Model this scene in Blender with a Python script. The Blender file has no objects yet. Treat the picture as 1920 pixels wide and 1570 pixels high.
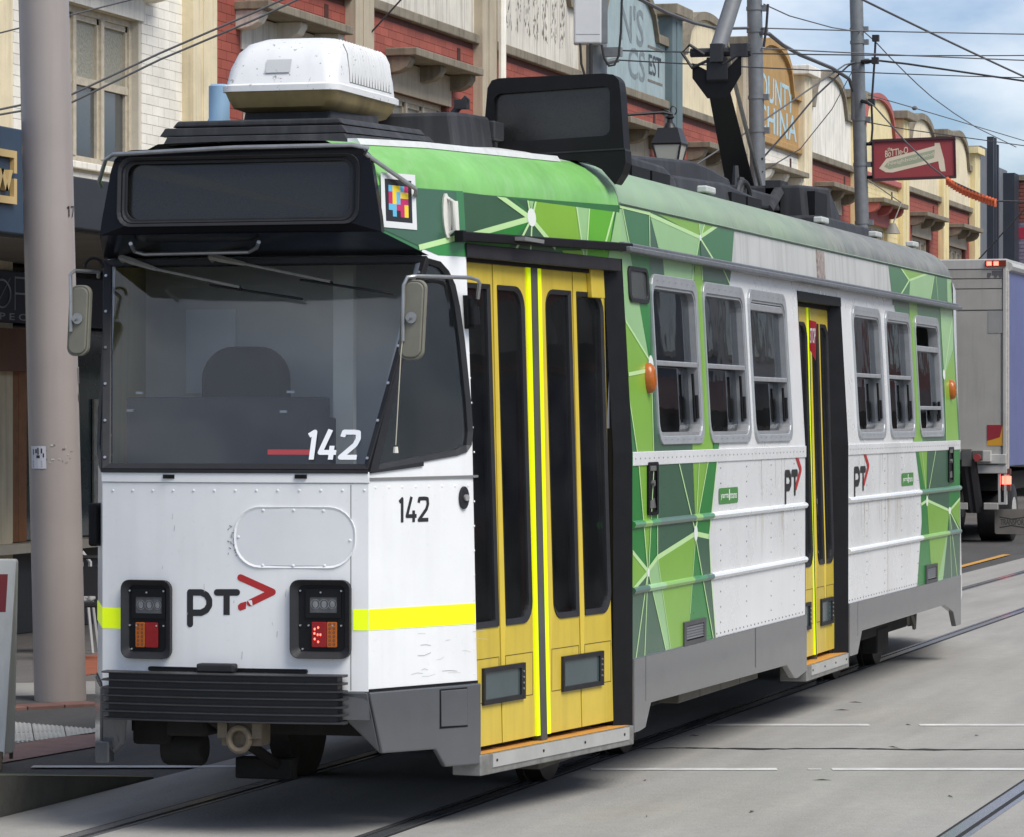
import bpy, bmesh, math, random
from math import sin, cos, tan, pi, radians, sqrt, hypot, atan2
from mathutils import Vector
random.seed(7)
SC = bpy.context.scene
COL = SC.collection

# ------------------------------------------------------------------ camera, sky, sun, exposure
# world axes: x across the street (towards the viewer's side), y along the tracks (away), z up; metres
FPX, CAMH = 7000.0, 2.055                       # focal length in photo pixels (1920 wide), eye height
TH = math.atan(1989.0 / FPX)                    # tracks run 15.9 degrees to the right of the view axis
CT, ST = cos(TH), sin(TH)
CAM = Vector((6.38384, -17.36997, CAMH))
cd = bpy.data.cameras.new('camera')
cam = bpy.data.objects.new('camera', cd); COL.objects.link(cam)
cam.location = CAM; cam.rotation_euler = (pi / 2, 0, TH)
cd.sensor_width = 36.0; cd.lens = FPX * 36.0 / 1920.0
cd.clip_start = 0.5; cd.clip_end = 3000.0
SC.camera = cam

SUN_EL, SUN_AZ = radians(52), radians(116)       # azimuth measured from +y (along the tracks) towards +x
wd = bpy.data.worlds.new('World'); SC.world = wd; wd.use_nodes = True
nt = wd.node_tree; N = nt.nodes; LK = nt.links
bg = N['Background']
sky = N.new('ShaderNodeTexSky'); sky.sky_type = 'NISHITA'; sky.sun_disc = False
sky.sun_elevation = SUN_EL; sky.sun_rotation = SUN_AZ
sky.air_density = 1.0; sky.dust_density = 0.4; sky.ozone_density = 3.0
tc = N.new('ShaderNodeTexCoord')
mp = N.new('ShaderNodeMapping'); mp.inputs['Scale'].default_value = (1.0, 1.0, 2.3)
mp.inputs['Location'].default_value = (6.2, 7.7, 0.9)
LK.new(tc.outputs['Generated'], mp.inputs['Vector'])
n1 = N.new('ShaderNodeTexNoise'); n1.inputs['Scale'].default_value = 5.5; n1.inputs['Detail'].default_value = 8
n1.inputs['Roughness'].default_value = 0.52
LK.new(mp.outputs['Vector'], n1.inputs['Vector'])
rp = N.new('ShaderNodeValToRGB'); rp.color_ramp.elements[0].position = 0.45; rp.color_ramp.elements[1].position = 0.72
LK.new(n1.outputs['Fac'], rp.inputs['Fac'])
mx = N.new('ShaderNodeMix'); mx.data_type = 'RGBA'
tn = N.new('ShaderNodeMix'); tn.data_type = 'RGBA'; tn.blend_type = 'MULTIPLY'; tn.inputs[0].default_value = 1.0
LK.new(sky.outputs['Color'], tn.inputs[6]); tn.inputs[7].default_value = (0.38, 0.41, 0.49, 1)      # deeper, cleaner blue than the model's horizon
LK.new(rp.outputs['Color'], mx.inputs[0]); LK.new(tn.outputs[2], mx.inputs[6])
mx.inputs[7].default_value = (6.0, 5.95, 5.85, 1)           # cloud white in the sky's own units
LK.new(mx.outputs[2], bg.inputs['Color'])
bg.inputs['Strength'].default_value = 0.125
sd = bpy.data.lights.new('sun', 'SUN'); sd.energy = 2.0; sd.angle = radians(34); sd.color = (1.0, 0.955, 0.88)
so = bpy.data.objects.new('sun', sd); COL.objects.link(so)
sdir = Vector((sin(SUN_AZ) * cos(SUN_EL), cos(SUN_AZ) * cos(SUN_EL), sin(SUN_EL)))
so.rotation_euler = (-sdir).to_track_quat('-Z', 'Y').to_euler(); so.location = sdir * 60
SC.view_settings.view_transform = 'Standard'; SC.view_settings.look = 'None'
SC.view_settings.exposure = 0.92; SC.view_settings.gamma = 1.0
SC.view_settings.use_curve_mapping = False
SC.cycles.max_bounces = 8; SC.cycles.transparent_max_bounces = 12
SC.cycles.caustics_reflective = False; SC.cycles.caustics_refractive = False
SC.cycles.use_denoising = True

# ------------------------------------------------------------------ survey helpers: photo measurements -> metres
def ray(x, y):
    a, b = (x - 960) / FPX, (785 - y) / FPX
    return Vector((a * CT - ST, a * ST + CT, b))
def onW(x, y, W):
    d = ray(x, y); return CAM + d * ((W - CAM.x) / d.x)
def onL(x, y, L):
    d = ray(x, y); return CAM + d * ((L - CAM.y) / d.y)
def onZ(x, y, z=0.0):
    d = ray(x, y); return CAM + d * ((z - CAM.z) / d.z)
def atY(x, y, depth): return CAM + ray(x, y) * depth
def onP(x, y, P, Nv):
    d = ray(x, y); return CAM + d * ((Vector(P) - CAM).dot(Nv) / d.dot(Nv))

# ------------------------------------------------------------------ materials
MATS = {}
def lin(c):
    c = c / 255.0
    return c / 12.92 if c <= 0.04045 else ((c + 0.055) / 1.055) ** 2.4
def rgb(r, g, b): return (lin(r), lin(g), lin(b), 1)
def mat(name, col, rough=0.55, metal=0.0, var=0.10, scale=3.0, bump=0.0, bscale=40.0, streak=0.0, streakc=(0.06, 0.055, 0.05, 1),
        coat=0.0, emit=None, estr=1.0, rnd=0.0, spec=0.5, speck=0.0, speckc=(0.03, 0.03, 0.03, 1), rvar=0.0):
    if name in MATS: return MATS[name]
    m = bpy.data.materials.new(name); m.use_nodes = True
    t = m.node_tree; nn = t.nodes; ll = t.links; b = nn['Principled BSDF']
    b.inputs['Roughness'].default_value = rough; b.inputs['Metallic'].default_value = metal
    b.inputs['Coat Weight'].default_value = coat; b.inputs['Coat Roughness'].default_value = 0.12
    b.inputs['Specular IOR Level'].default_value = spec
    geo = nn.new('ShaderNodeNewGeometry')
    c0 = nn.new('ShaderNodeRGB'); c0.outputs[0].default_value = col
    cur = c0.outputs[0]
    if var > 0:
        n = nn.new('ShaderNodeTexNoise'); n.inputs['Scale'].default_value = scale; n.inputs['Detail'].default_value = 6
        n.inputs['Roughness'].default_value = 0.62
        ll.new(geo.outputs['Position'], n.inputs['Vector'])
        mr = nn.new('ShaderNodeMapRange'); mr.inputs['From Min'].default_value = 0.3; mr.inputs['From Max'].default_value = 0.7
        mr.inputs['To Min'].default_value = 1 - var; mr.inputs['To Max'].default_value = 1 + var * 0.6
        ll.new(n.outputs['Fac'], mr.inputs['Value'])
        hs = nn.new('ShaderNodeHueSaturation'); ll.new(cur, hs.inputs['Color']); ll.new(mr.outputs[0], hs.inputs['Value']); cur = hs.outputs[0]
        if rvar > 0:
            m2 = nn.new('ShaderNodeMapRange'); m2.inputs['To Min'].default_value = max(0.02, rough - rvar); m2.inputs['To Max'].default_value = min(1, rough + rvar)
            m2.inputs['From Min'].default_value = 0.3; m2.inputs['From Max'].default_value = 0.7
            ll.new(n.outputs['Fac'], m2.inputs['Value']); ll.new(m2.outputs[0], b.inputs['Roughness'])
    if rnd > 0:
        oi = nn.new('ShaderNodeObjectInfo'); mr = nn.new('ShaderNodeMapRange')
        mr.inputs['To Min'].default_value = 1 - rnd; mr.inputs['To Max'].default_value = 1 + rnd
        ll.new(oi.outputs['Random'], mr.inputs['Value'])
        hs = nn.new('ShaderNodeHueSaturation'); ll.new(cur, hs.inputs['Color']); ll.new(mr.outputs[0], hs.inputs['Value']); cur = hs.outputs[0]
    if streak > 0:                                     # rain streaks: real grime, noise drawn out vertically
        mpn = nn.new('ShaderNodeMapping'); mpn.inputs['Scale'].default_value = (14, 14, 0.9); ll.new(geo.outputs['Position'], mpn.inputs['Vector'])
        n = nn.new('ShaderNodeTexNoise'); n.inputs['Scale'].default_value = 1.0; n.inputs['Detail'].default_value = 5; ll.new(mpn.outputs[0], n.inputs['Vector'])
        mr = nn.new('ShaderNodeMapRange'); mr.inputs['From Min'].default_value = 0.48; mr.inputs['From Max'].default_value = 0.78
        mr.inputs['To Max'].default_value = streak; ll.new(n.outputs['Fac'], mr.inputs['Value'])
        mm = nn.new('ShaderNodeMix'); mm.data_type = 'RGBA'; ll.new(mr.outputs[0], mm.inputs[0]); ll.new(cur, mm.inputs[6])
        mm.inputs[7].default_value = streakc; cur = mm.outputs[2]
    if speck > 0:
        n = nn.new('ShaderNodeTexNoise'); n.inputs['Scale'].default_value = 38; n.inputs['Detail'].default_value = 3; ll.new(geo.outputs['Position'], n.inputs['Vector'])
        mr = nn.new('ShaderNodeMapRange'); mr.inputs['From Min'].default_value = 0.64; mr.inputs['From Max'].default_value = 0.74
        mr.inputs['To Max'].default_value = speck; ll.new(n.outputs['Fac'], mr.inputs['Value'])
        mm = nn.new('ShaderNodeMix'); mm.data_type = 'RGBA'; ll.new(mr.outputs[0], mm.inputs[0]); ll.new(cur, mm.inputs[6])
        mm.inputs[7].default_value = speckc; cur = mm.outputs[2]
    ll.new(cur, b.inputs['Base Color'])
    if bump > 0:
        n = nn.new('ShaderNodeTexNoise'); n.inputs['Scale'].default_value = bscale; n.inputs['Detail'].default_value = 6
        ll.new(geo.outputs['Position'], n.inputs['Vector'])
        bp = nn.new('ShaderNodeBump'); bp.inputs['Strength'].default_value = bump; bp.inputs['Distance'].default_value = 0.02
        ll.new(n.outputs['Fac'], bp.inputs['Height']); ll.new(bp.outputs[0], b.inputs['Normal'])
    if emit:
        b.inputs['Emission Color'].default_value = emit; b.inputs['Emission Strength'].default_value = estr
    MATS[name] = m
    return m
def glass(name, tint, ior=1.5, rough=0.02, extra=0.0, dust_lift=0.05, wav=0.06):
    if name in MATS: return MATS[name]
    m = bpy.data.materials.new(name); m.use_nodes = True
    t = m.node_tree; nn = t.nodes; ll = t.links
    for n in list(nn): nn.remove(n)
    out = nn.new('ShaderNodeOutputMaterial'); tr = nn.new('ShaderNodeBsdfTransparent'); tr.inputs[0].default_value = tint
    gl = nn.new('ShaderNodeBsdfGlossy'); gl.inputs['Roughness'].default_value = rough; gl.inputs[0].default_value = (0.92, 0.95, 1, 1)
    fr = nn.new('ShaderNodeFresnel'); fr.inputs[0].default_value = ior
    ad = nn.new('ShaderNodeMath'); ad.operation = 'ADD'; ad.use_clamp = True; ad.inputs[1].default_value = extra; ll.new(fr.outputs[0], ad.inputs[0])
    mixs = nn.new('ShaderNodeMixShader'); ll.new(ad.outputs[0], mixs.inputs[0]); ll.new(tr.outputs[0], mixs.inputs[1]); ll.new(gl.outputs[0], mixs.inputs[2])
    geo = nn.new('ShaderNodeNewGeometry'); n = nn.new('ShaderNodeTexNoise'); n.inputs['Scale'].default_value = 2.2; n.inputs['Detail'].default_value = 2
    ll.new(geo.outputs['Position'], n.inputs['Vector'])
    bp = nn.new('ShaderNodeBump'); bp.inputs['Strength'].default_value = wav; bp.inputs['Distance'].default_value = 0.02
    ll.new(n.outputs['Fac'], bp.inputs['Height']); ll.new(bp.outputs[0], gl.inputs['Normal'])
    df = nn.new('ShaderNodeBsdfDiffuse'); df.inputs[0].default_value = (.55, .56, .55, 1)  # dusty film; its grey also lifts dark panes in place of reflected light
    n3 = nn.new('ShaderNodeTexNoise'); n3.inputs['Scale'].default_value = 3.5; n3.inputs['Detail'].default_value = 7; ll.new(geo.outputs['Position'], n3.inputs['Vector'])
    mr = nn.new('ShaderNodeMapRange'); mr.inputs['From Min'].default_value = .3; mr.inputs['From Max'].default_value = .75; mr.inputs['To Min'].default_value = dust_lift * .5; mr.inputs['To Max'].default_value = dust_lift * 1.8; ll.new(n3.outputs['Fac'], mr.inputs['Value'])
    m2 = nn.new('ShaderNodeMixShader'); ll.new(mr.outputs[0], m2.inputs[0]); ll.new(mixs.outputs[0], m2.inputs[1]); ll.new(df.outputs[0], m2.inputs[2])
    ll.new(m2.outputs[0], out.inputs[0])
    MATS[name] = m
    return m

# ------------------------------------------------------------------ mesh builder
def flat(o=Vector((0, 0, 0)), U=Vector((1, 0, 0)), V=Vector((0, 0, 1)), D=Vector((0, -1, 0))):
    o, U, V, D = Vector(o), Vector(U), Vector(V), Vector(D)
    return lambda u, v, d=0.0: o + U * u + V * v + D * d
XZ = lambda y0: flat((0, y0, 0), (1, 0, 0), (0, 0, 1), (0, -1, 0))      # panel facing the viewer (-y): u = x, v = z
YZ = lambda x0: flat((x0, 0, 0), (0, 1, 0), (0, 0, 1), (1, 0, 0))       # panel facing the street (+x): u = y, v = z
def rrect(u0, v0, u1, v1, r=0.03, k=4, rs=None):
    rs = rs or (r, r, r, r)                          # bl, br, tr, tl
    out = []
    for (cx, cy, a0), rr in zip(((u0, v0, pi), (u1, v0, 1.5 * pi), (u1, v1, 0), (u0, v1, 0.5 * pi)), rs):
        ox = cx + (rr if cx == u0 else -rr); oy = cy + (rr if cy == v0 else -rr)
        for i in range(k + 1):
            a = a0 + i * pi / 2 / k
            out.append((ox + rr * cos(a), oy + rr * sin(a)))
    return out
def ellipse(cu, cv, ru, rv, n=20): return [(cu + ru * cos(2 * pi * i / n), cv + rv * sin(2 * pi * i / n)) for i in range(n)]
class MB:
    def __init__(s): s.v = []; s.f = []; s.mi = []; s.sm = []
    def add(s, vs, fs, mi=0, smooth=False):
        o = len(s.v); s.v += [Vector(p) for p in vs]
        for q in fs: s.f.append([o + i for i in q]); s.mi.append(mi); s.sm.append(smooth)
        return s
    def box(s, x0, y0, z0, x1, y1, z1, mi=0):
        vs = [(x, y, z) for z in (z0, z1) for y in (y0, y1) for x in (x0, x1)]
        return s.add(vs, [(0, 2, 3, 1), (4, 5, 7, 6), (0, 1, 5, 4), (2, 6, 7, 3), (0, 4, 6, 2), (1, 3, 7, 5)], mi)
    def plate(s, m, poly, d0, d1, mi=0):
        n = len(poly); vs = [m(u, v, d0) for u, v in poly] + [m(u, v, d1) for u, v in poly]
        fs = [list(range(n))[::-1], list(range(n, 2 * n))] + [(i, (i + 1) % n, n + (i + 1) % n, n + i) for i in range(n)]
        return s.add(vs, fs, mi)
    def sheet(s, m, poly, d, mi=0):
        return s.add([m(u, v, d) for u, v in poly], [list(range(len(poly)))], mi)
    def wrap(s, m, poly, d, mi=0, step=.04):          # flat print following a curved panel
        u = min(p[0] for p in poly); u1 = max(p[0] for p in poly)
        while u < u1:
            q = clip(clip(poly, -1, 0, -u), 1, 0, u + step); u += step
            if len(q) > 2: s.sheet(m, q, d, mi)
        return s
    def ring(s, m, outer, inner, d0, d1, mi=0, di=None):
        n = len(outer); di = d1 if di is None else di
        vs = [m(u, v, d0) for u, v in outer] + [m(u, v, d1) for u, v in outer] + [m(u, v, di) for u, v in inner] + [m(u, v, d0) for u, v in inner]
        fs = []
        for i in range(n):
            j = (i + 1) % n
            fs += [(i, j, n + j, n + i), (n + i, n + j, 2 * n + j, 2 * n + i), (2 * n + i, 2 * n + j, 3 * n + j, 3 * n + i), (3 * n + i, 3 * n + j, j, i)]
        return s.add(vs, fs, mi)
    def tube(s, pts, r, n=8, mi=0, cap=True):
        pts = [Vector(p) for p in pts]; rr = r if isinstance(r, (list, tuple)) else [r] * len(pts)
        rings = []; up = None
        for i, p in enumerate(pts):
            t = (pts[min(i + 1, len(pts) - 1)] - pts[max(i - 1, 0)]).normalized()
            if up is None: up = Vector((0, 0, 1)) if abs(t.z) < 0.9 else Vector((1, 0, 0))
            a = t.cross(up).normalized(); b = a.cross(t).normalized(); up = b
            rings.append([p + a * (rr[i] * cos(2 * pi * k / n)) + b * (rr[i] * sin(2 * pi * k / n)) for k in range(n)])
        vs = [q for R in rings for q in R]; o = len(s.v)
        s.add(vs, [(i * n + k, i * n + (k + 1) % n, (i + 1) * n + (k + 1) % n, (i + 1) * n + k) for i in range(len(pts) - 1) for k in range(n)], mi, True)
        if cap:
            s.f.append([o + k for k in range(n)][::-1]); s.f.append([o + (len(pts) - 1) * n + k for k in range(n)]); s.mi += [mi, mi]; s.sm += [False, False]
        return s
    def cyl(s, p0, p1, r, n=12, mi=0, r1=None): return s.tube([p0, p1], [r, r if r1 is None else r1], n, mi)
    def stroke(s, m, pts, w, d, mi=0, rnd=False, closed=False):
        P = list(pts) + ([pts[0]] if closed else [])
        for k, ((a, b), (c, e)) in enumerate(zip(P[:-1], P[1:])):
            if k: d += 0.00003
            l = hypot(c - a, e - b) or 1e-6; nx, ny = -(e - b) / l * w / 2, (c - a) / l * w / 2
            s.add([m(a + nx, b + ny, d), m(a - nx, b - ny, d), m(c - nx, e - ny, d), m(c + nx, e + ny, d)], [(0, 1, 2, 3)], mi)
        js = P if rnd else P[1:-1]
        for i, (a, b) in enumerate(js): s.sheet(m, ellipse(a, b, w / 2, w / 2, 12), d + 0.00003 * (i + 1), mi)
        return s
    def loft(s, secs, mi=0, closed=True, caps=True, smooth=True):
        n = len(secs[0]); o = len(s.v); s.add([p for S in secs for p in S], [], mi)
        for i in range(len(secs) - 1):
            for k in range(n if closed else n - 1):
                s.f.append([o + i * n + k, o + i * n + (k + 1) % n, o + (i + 1) * n + (k + 1) % n, o + (i + 1) * n + k]); s.mi.append(mi); s.sm.append(smooth)
        if caps:
            s.f.append([o + k for k in range(n)][::-1]); s.f.append([o + (len(secs) - 1) * n + k for k in range(n)]); s.mi += [mi, mi]; s.sm += [False, False]
        return s
    def build(s, name, mats, parent=None, bevel=0.0, origin=None, recalc=True, kind=None, label=None, segs=2):
        mats = mats if isinstance(mats, (list, tuple)) else [mats]
        org = Vector(origin) if origin is not None else (parent_org(parent) if parent else None)
        if org is None:
            lo = [min(p[i] for p in s.v) for i in range(3)]; hi = [max(p[i] for p in s.v) for i in range(3)]
            org = Vector(((lo[0] + hi[0]) / 2, (lo[1] + hi[1]) / 2, lo[2]))
        me = bpy.data.meshes.new(name); me.from_pydata([tuple(p - org) for p in s.v], [], s.f)
        for mm in mats: me.materials.append(mm)
        for p, i, sm in zip(me.polygons, s.mi, s.sm): p.material_index = i; p.use_smooth = sm
        if recalc:
            b = bmesh.new(); b.from_mesh(me); bmesh.ops.recalc_face_normals(b, faces=b.faces); b.to_mesh(me); b.free()
        if any(s.sm): me.set_sharp_from_angle(angle=radians(40))
        o = bpy.data.objects.new(name, me); COL.objects.link(o)
        if parent: o.parent = parent
        else: o.location = org
        if bevel > 0:
            bv = o.modifiers.new('bevel', 'BEVEL'); bv.width = bevel; bv.segments = segs; bv.limit_method = 'ANGLE'; bv.angle_limit = radians(35)
            bv.harden_normals = False
        if kind: o['kind'] = kind
        if label: o['label'] = label
        return o
def parent_org(p):
    o = Vector((0, 0, 0))
    while p: o += p.location; p = p.parent
    return o
def thing(name, label, cat, loc, group=None):
    o = bpy.data.objects.new(name, None); COL.objects.link(o); o.location = loc; o.empty_display_size = 0.2
    o['label'] = label; o['category'] = cat
    if group: o['group'] = group
    return o
def tag(o, label, cat, group=None):
    o['label'] = label; o['category'] = cat
    if group: o['group'] = group
    return o
def struct(o): o['kind'] = 'structure'; return o
_tx = {}
def text2d(txt, size=1.0, spacing=1.0):
    key = (txt, spacing)
    if key not in _tx:
        c = bpy.data.curves.new('t', 'FONT'); c.body = txt; c.size = 1.0; c.space_character = spacing; c.resolution_u = 3; c.offset = 0.012
        o = bpy.data.objects.new('t', c); COL.objects.link(o)
        me = bpy.data.meshes.new_from_object(o.evaluated_get(bpy.context.evaluated_depsgraph_get()))
        vs = [(v.co.x, v.co.y) for v in me.vertices]; fs = [list(p.vertices) for p in me.polygons]
        bpy.data.objects.remove(o); bpy.data.meshes.remove(me); bpy.data.curves.remove(c)
        x0 = min(v[0] for v in vs); x1 = max(v[0] for v in vs); y0 = min(v[1] for v in vs); y1 = max(v[1] for v in vs)
        _tx[key] = ([((v[0] - x0) / (x1 - x0), (v[1] - y0) / (y1 - y0)) for v in vs], fs)
    return _tx[key]
def put_text(b, m, txt, u0, v0, u1, v1, d, mi=0, skew=0.0, spacing=1.0):
    vs, fs = text2d(txt, 1.0, spacing)
    b.add([m(u0 + a * (u1 - u0), v0 + c * (v1 - v0) + skew * a * (u1 - u0), d) for a, c in vs], fs, mi)
# convex polygon tools (2-D) for cutting livery round the windows
def clip(poly, a, b, c):                              # keep a*x + b*y <= c
    out = []
    for i in range(len(poly)):
        p, q = poly[i], poly[(i + 1) % len(poly)]
        dp, dq = a * p[0] + b * p[1] - c, a * q[0] + b * q[1] - c
        if dp <= 0: out.append(p)
        if dp * dq < 0:
            t = dp / (dp - dq); out.append((p[0] + (q[0] - p[0]) * t, p[1] + (q[1] - p[1]) * t))
    return out
def cut_rects(poly, rects):
    polys = [poly]
    for (x0, y0, x1, y1) in rects:
        nx = []
        for p in polys:
            for (a, b, c) in ((1, 0, x0), (-1, 0, -x1)):
                q = clip(p, a, b, c)
                if len(q) > 2: nx.append(q)
            r = clip(clip(p, -1, 0, -x0), 1, 0, x1)
            if len(r) > 2:
                for (a, b, c) in ((0, 1, y0), (0, -1, -y1)):
                    q = clip(r, a, b, c)
                    if len(q) > 2: nx.append(q)
        polys = nx
    return polys

# ------------------------------------------------------------------ the setting: ground, tracks, markings
def ground_mat(name, col, var, patch, bump=.25, rough=.85):
    m = mat(name, col, rough, var=var, scale=.35, bump=bump, bscale=60, spec=.3)
    t = m.node_tree; nn, ll = t.nodes, t.links; b = nn['Principled BSDF']; src = b.inputs['Base Color'].links[0].from_socket
    geo = nn.new('ShaderNodeNewGeometry')
    mpn = nn.new('ShaderNodeMapping'); mpn.inputs['Scale'].default_value = (1.6, .16, 1); ll.new(geo.outputs['Position'], mpn.inputs['Vector'])
    n = nn.new('ShaderNodeTexNoise'); n.inputs['Scale'].default_value = 2.0; n.inputs['Detail'].default_value = 7; ll.new(mpn.outputs[0], n.inputs['Vector'])
    n2 = nn.new('ShaderNodeTexNoise'); n2.inputs['Scale'].default_value = 9.0; n2.inputs['Detail'].default_value = 8; n2.inputs['Roughness'].default_value = .75; ll.new(geo.outputs['Position'], n2.inputs['Vector'])
    n4 = nn.new('ShaderNodeTexNoise'); n4.inputs['Scale'].default_value = 85.0; n4.inputs['Detail'].default_value = 4; n4.inputs['Roughness'].default_value = .8; ll.new(geo.outputs['Position'], n4.inputs['Vector'])
    for nz, amt, lo, hi in ((n, patch, .35, .72), (n2, patch * .7, .40, .75), (n4, patch * 1.1, .5, .72)):
        mr = nn.new('ShaderNodeMapRange'); mr.inputs['From Min'].default_value = lo; mr.inputs['From Max'].default_value = hi; mr.inputs['To Max'].default_value = amt; ll.new(nz.outputs['Fac'], mr.inputs['Value'])
        mx = nn.new('ShaderNodeMix'); mx.data_type = 'RGBA'; ll.new(mr.outputs[0], mx.inputs[0]); ll.new(src, mx.inputs[6]); mx.inputs[7].default_value = tuple(c * .45 for c in col[:3]) + (1,); src = mx.outputs[2]
    ll.new(src, b.inputs['Base Color'])
    return m
m_asph = ground_mat('asphalt', (.105, .103, .10, 1), .25, .5, .5)
m_conc = ground_mat('track_concrete', (.365, .355, .33, 1), .10, .34, .3)
m_paint = mat('road_paint', (.60, .60, .58, 1), .7, var=.3, scale=5, speck=.95, speckc=(.30, .29, .28, 1), streak=.25, streakc=(.3, .3, .28, 1))
def sheet_w(name, pts, z, mt, kind='structure'):
    b = MB(); b.add([Vector((p[0], p[1], z)) for p in pts], [list(range(len(pts)))]); o = b.build(name, mt, recalc=False); o['kind'] = kind; return o
def up_fix(o):
    me = o.data
    if me.polygons[0].normal.z < 0: me.flip_normals()
    return o
up_fix(sheet_w('ground', [(-900, -400), (900, -400), (900, 1500), (-900, 1500)], -.012, m_asph))
up_fix(sheet_w('track_bed', [(-1.42, -40), (7.5, -40), (7.5, 160), (-1.42, 160)], -.004, m_conc))
m_rail = mat('rail_steel', rgb(150, 152, 156), .24, metal=.7, var=.15, scale=6); m_groove = mat('rail_groove', (.012, .012, .012, 1), .8, var=.3)
for x, side in ((-.7175, 1), (.7175, -1), (3.43, 1), (4.865, -1)):
    b = MB(); b.box(x - .036, -40, -.06, x + .036, 160, .001); b.box(x + side * .080 - .016, -40, -.06, x + side * .080 + .016, 160, -.001)
    r = struct(b.build('rail', m_rail, origin=(x, 0, 0))); 
    b = MB(); g0, g1 = sorted((x + side * .037, x + side * .063)); b.box(g0, -40, -.05, g1, 160, -.0028); h0, h1 = sorted((x - side * .037, x - side * .060)); b.box(h0, -40, -.05, h1, 160, -.0028)
    b.build('rail_groove', m_groove, r)
def q2(*px): return [onZ(x, y) for x, y in px]
def line(x0, x1, y, w, name='lane_line'):
    p, q = onZ(x0, y), onZ(x1, y); d = (q - p).normalized(); n = Vector((-d.y, d.x, 0)) * w / 2
    o = sheet_w(name, [p - n, q - n, q + n, p + n], -.0008, m_paint); up_fix(o)
for x0, x1, y in ((1325, 1630, 1359), (1724, 2060, 1359), (1108, 1457, 1442), (1560, 2100, 1442), (1515, 1540, 1442)): line(x0, x1, y, .14 if x1 - x0 > 50 else .06)
line(60, 480, 1437, .13)
# worn joint across the slab
b = MB(); P = [onZ(1180, 1403), onZ(1290, 1402), onZ(1420, 1404), onZ(1560, 1403), onZ(1700, 1405), onZ(1930, 1405), onZ(2150, 1406)]
random.seed(3); w0 = [.012, .03, .05, .03, .05, .03, .03]
pts = []
for i in range(len(P) - 1):
    for k in range(8): t = k / 8; pts.append((P[i].lerp(P[i + 1], t) + Vector((0, random.uniform(-.025, .025), 0)), max(.008, (w0[i] * (1 - t) + w0[i + 1] * t) * random.uniform(.5, 1.3))))
b.loft([[Vector((p.x, p.y - w, -.0015)), Vector((p.x, p.y + w, -.0015))] for p, w in pts], closed=False, caps=False, smooth=False); struct(b.build('slab_joint', m_groove, recalc=False))
b = MB()
random.seed(11)
for i in range(26):
    x, y = random.uniform(.9, 6.5), random.uniform(1, 26); a = random.uniform(0, pi); l = random.uniform(.015, .07); w = random.uniform(.004, .01)
    d = Vector((cos(a), sin(a), 0)); n = Vector((-d.y, d.x, 0)); p = Vector((x, y, 0)); b.add([p - d * l + Vector((0, 0, -.001)), p + n * w + Vector((0, 0, .006)), p + d * l + Vector((0, 0, -.001)), p - n * w + Vector((0, 0, .002))], [(0, 1, 2, 3)])
o = b.build('leaf_litter', mat('litter_brown', rgb(70, 62, 50), .9, var=.4, scale=20), origin=(3, 6, 0), recalc=False); o['kind'] = 'stuff'; o['label'] = 'scattered leaf and twig litter on the concrete'
line_y = mat('yellow_paint', rgb(200, 150, 70), .7, var=.25, scale=8, speck=.5, speckc=(.12, .11, .1, 1))
p, q = onZ(1796, 1064), onZ(1888, 1040); n = Vector((.06, .0, 0)); up_fix(sheet_w('lane_line', [p - n, p + n, q + n, q - n], .002, line_y))
# left side: footpath, brick bands, tactile pad, stop ramp
m_foot = ground_mat('footpath_concrete', (.33, .32, .30, 1), .12, .25, .2); m_brk = mat('brick_paving', rgb(120, 96, 92), .8, var=.22, scale=5, bump=.2)
up_fix(sheet_w('footpath', [(-60, -60), (-4.9, -60), (-4.9, 5.5), (-4.75, 9.0), (-4.9, 160), (-60, 160)], -.008, ground_mat('footpath_asphalt', (.15, .14, .135, 1), .2, .3, .3)))
up_fix(sheet_w('concrete_path', q2((-60, 1282), (196, 1276), (200, 1302), (-60, 1308)), -.004, m_foot))
kb = MB()
a_, c_ = onZ(-90, 1336), onZ(240, 1318); kd = (c_ - a_).normalized(); kn = Vector((-kd.y, kd.x, 0)); kl = (c_ - a_).length
kerb = bpy.data.objects.new('brick_kerb', None); COL.objects.link(kerb); kerb.location = a_; kerb['kind'] = 'structure'
nb = int(kl / .31)
bm0 = None
for i in range(nb):
    if bm0 is None:
        k = MB(); k.plate(lambda u, v, d=0.0: a_ + kd * u + kn * v + Vector((0, 0, d)), [(.004, 0), (.30, 0), (.30, .24), (.004, .24)], -.05, .012); o = k.build('brick', mat('kerb_brick', rgb(126, 92, 84), .8, var=.15, scale=8, rnd=.18, bump=.15), kerb, bevel=.006); bm0 = o
    else:
        o = bm0.copy(); COL.objects.link(o); o.location = kd * (i * .305)
up_fix(sheet_w('gutter_strip', q2((-60, 1306), (200, 1300), (205, 1316), (-60, 1328)), -.003, mat('gutter_dark', (.07, .068, .065, 1), .9, var=.3)))
up_fix(sheet_w('brick_paving', q2((-60, 1398), (183, 1374), (182, 1398), (-60, 1440)), -.004, m_brk))
up_fix(sheet_w('brick_paving', q2((120, 1232), (186, 1226), (186, 1262), (120, 1270)), -.004, mat('orange_paving', rgb(150, 86, 62), .8, var=.2, scale=5)))
pad = bpy.data.objects.new('tactile_pad', None); COL.objects.link(pad); pad.location = onZ(30, 1370); pad['kind'] = 'structure'
A_, B_, C_, D_ = onZ(-60, 1345), onZ(182, 1367), onZ(182, 1371), onZ(-60, 1408)
m_tac = mat('tactile_white', rgb(168, 168, 164), .8, var=.2, scale=6)
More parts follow.
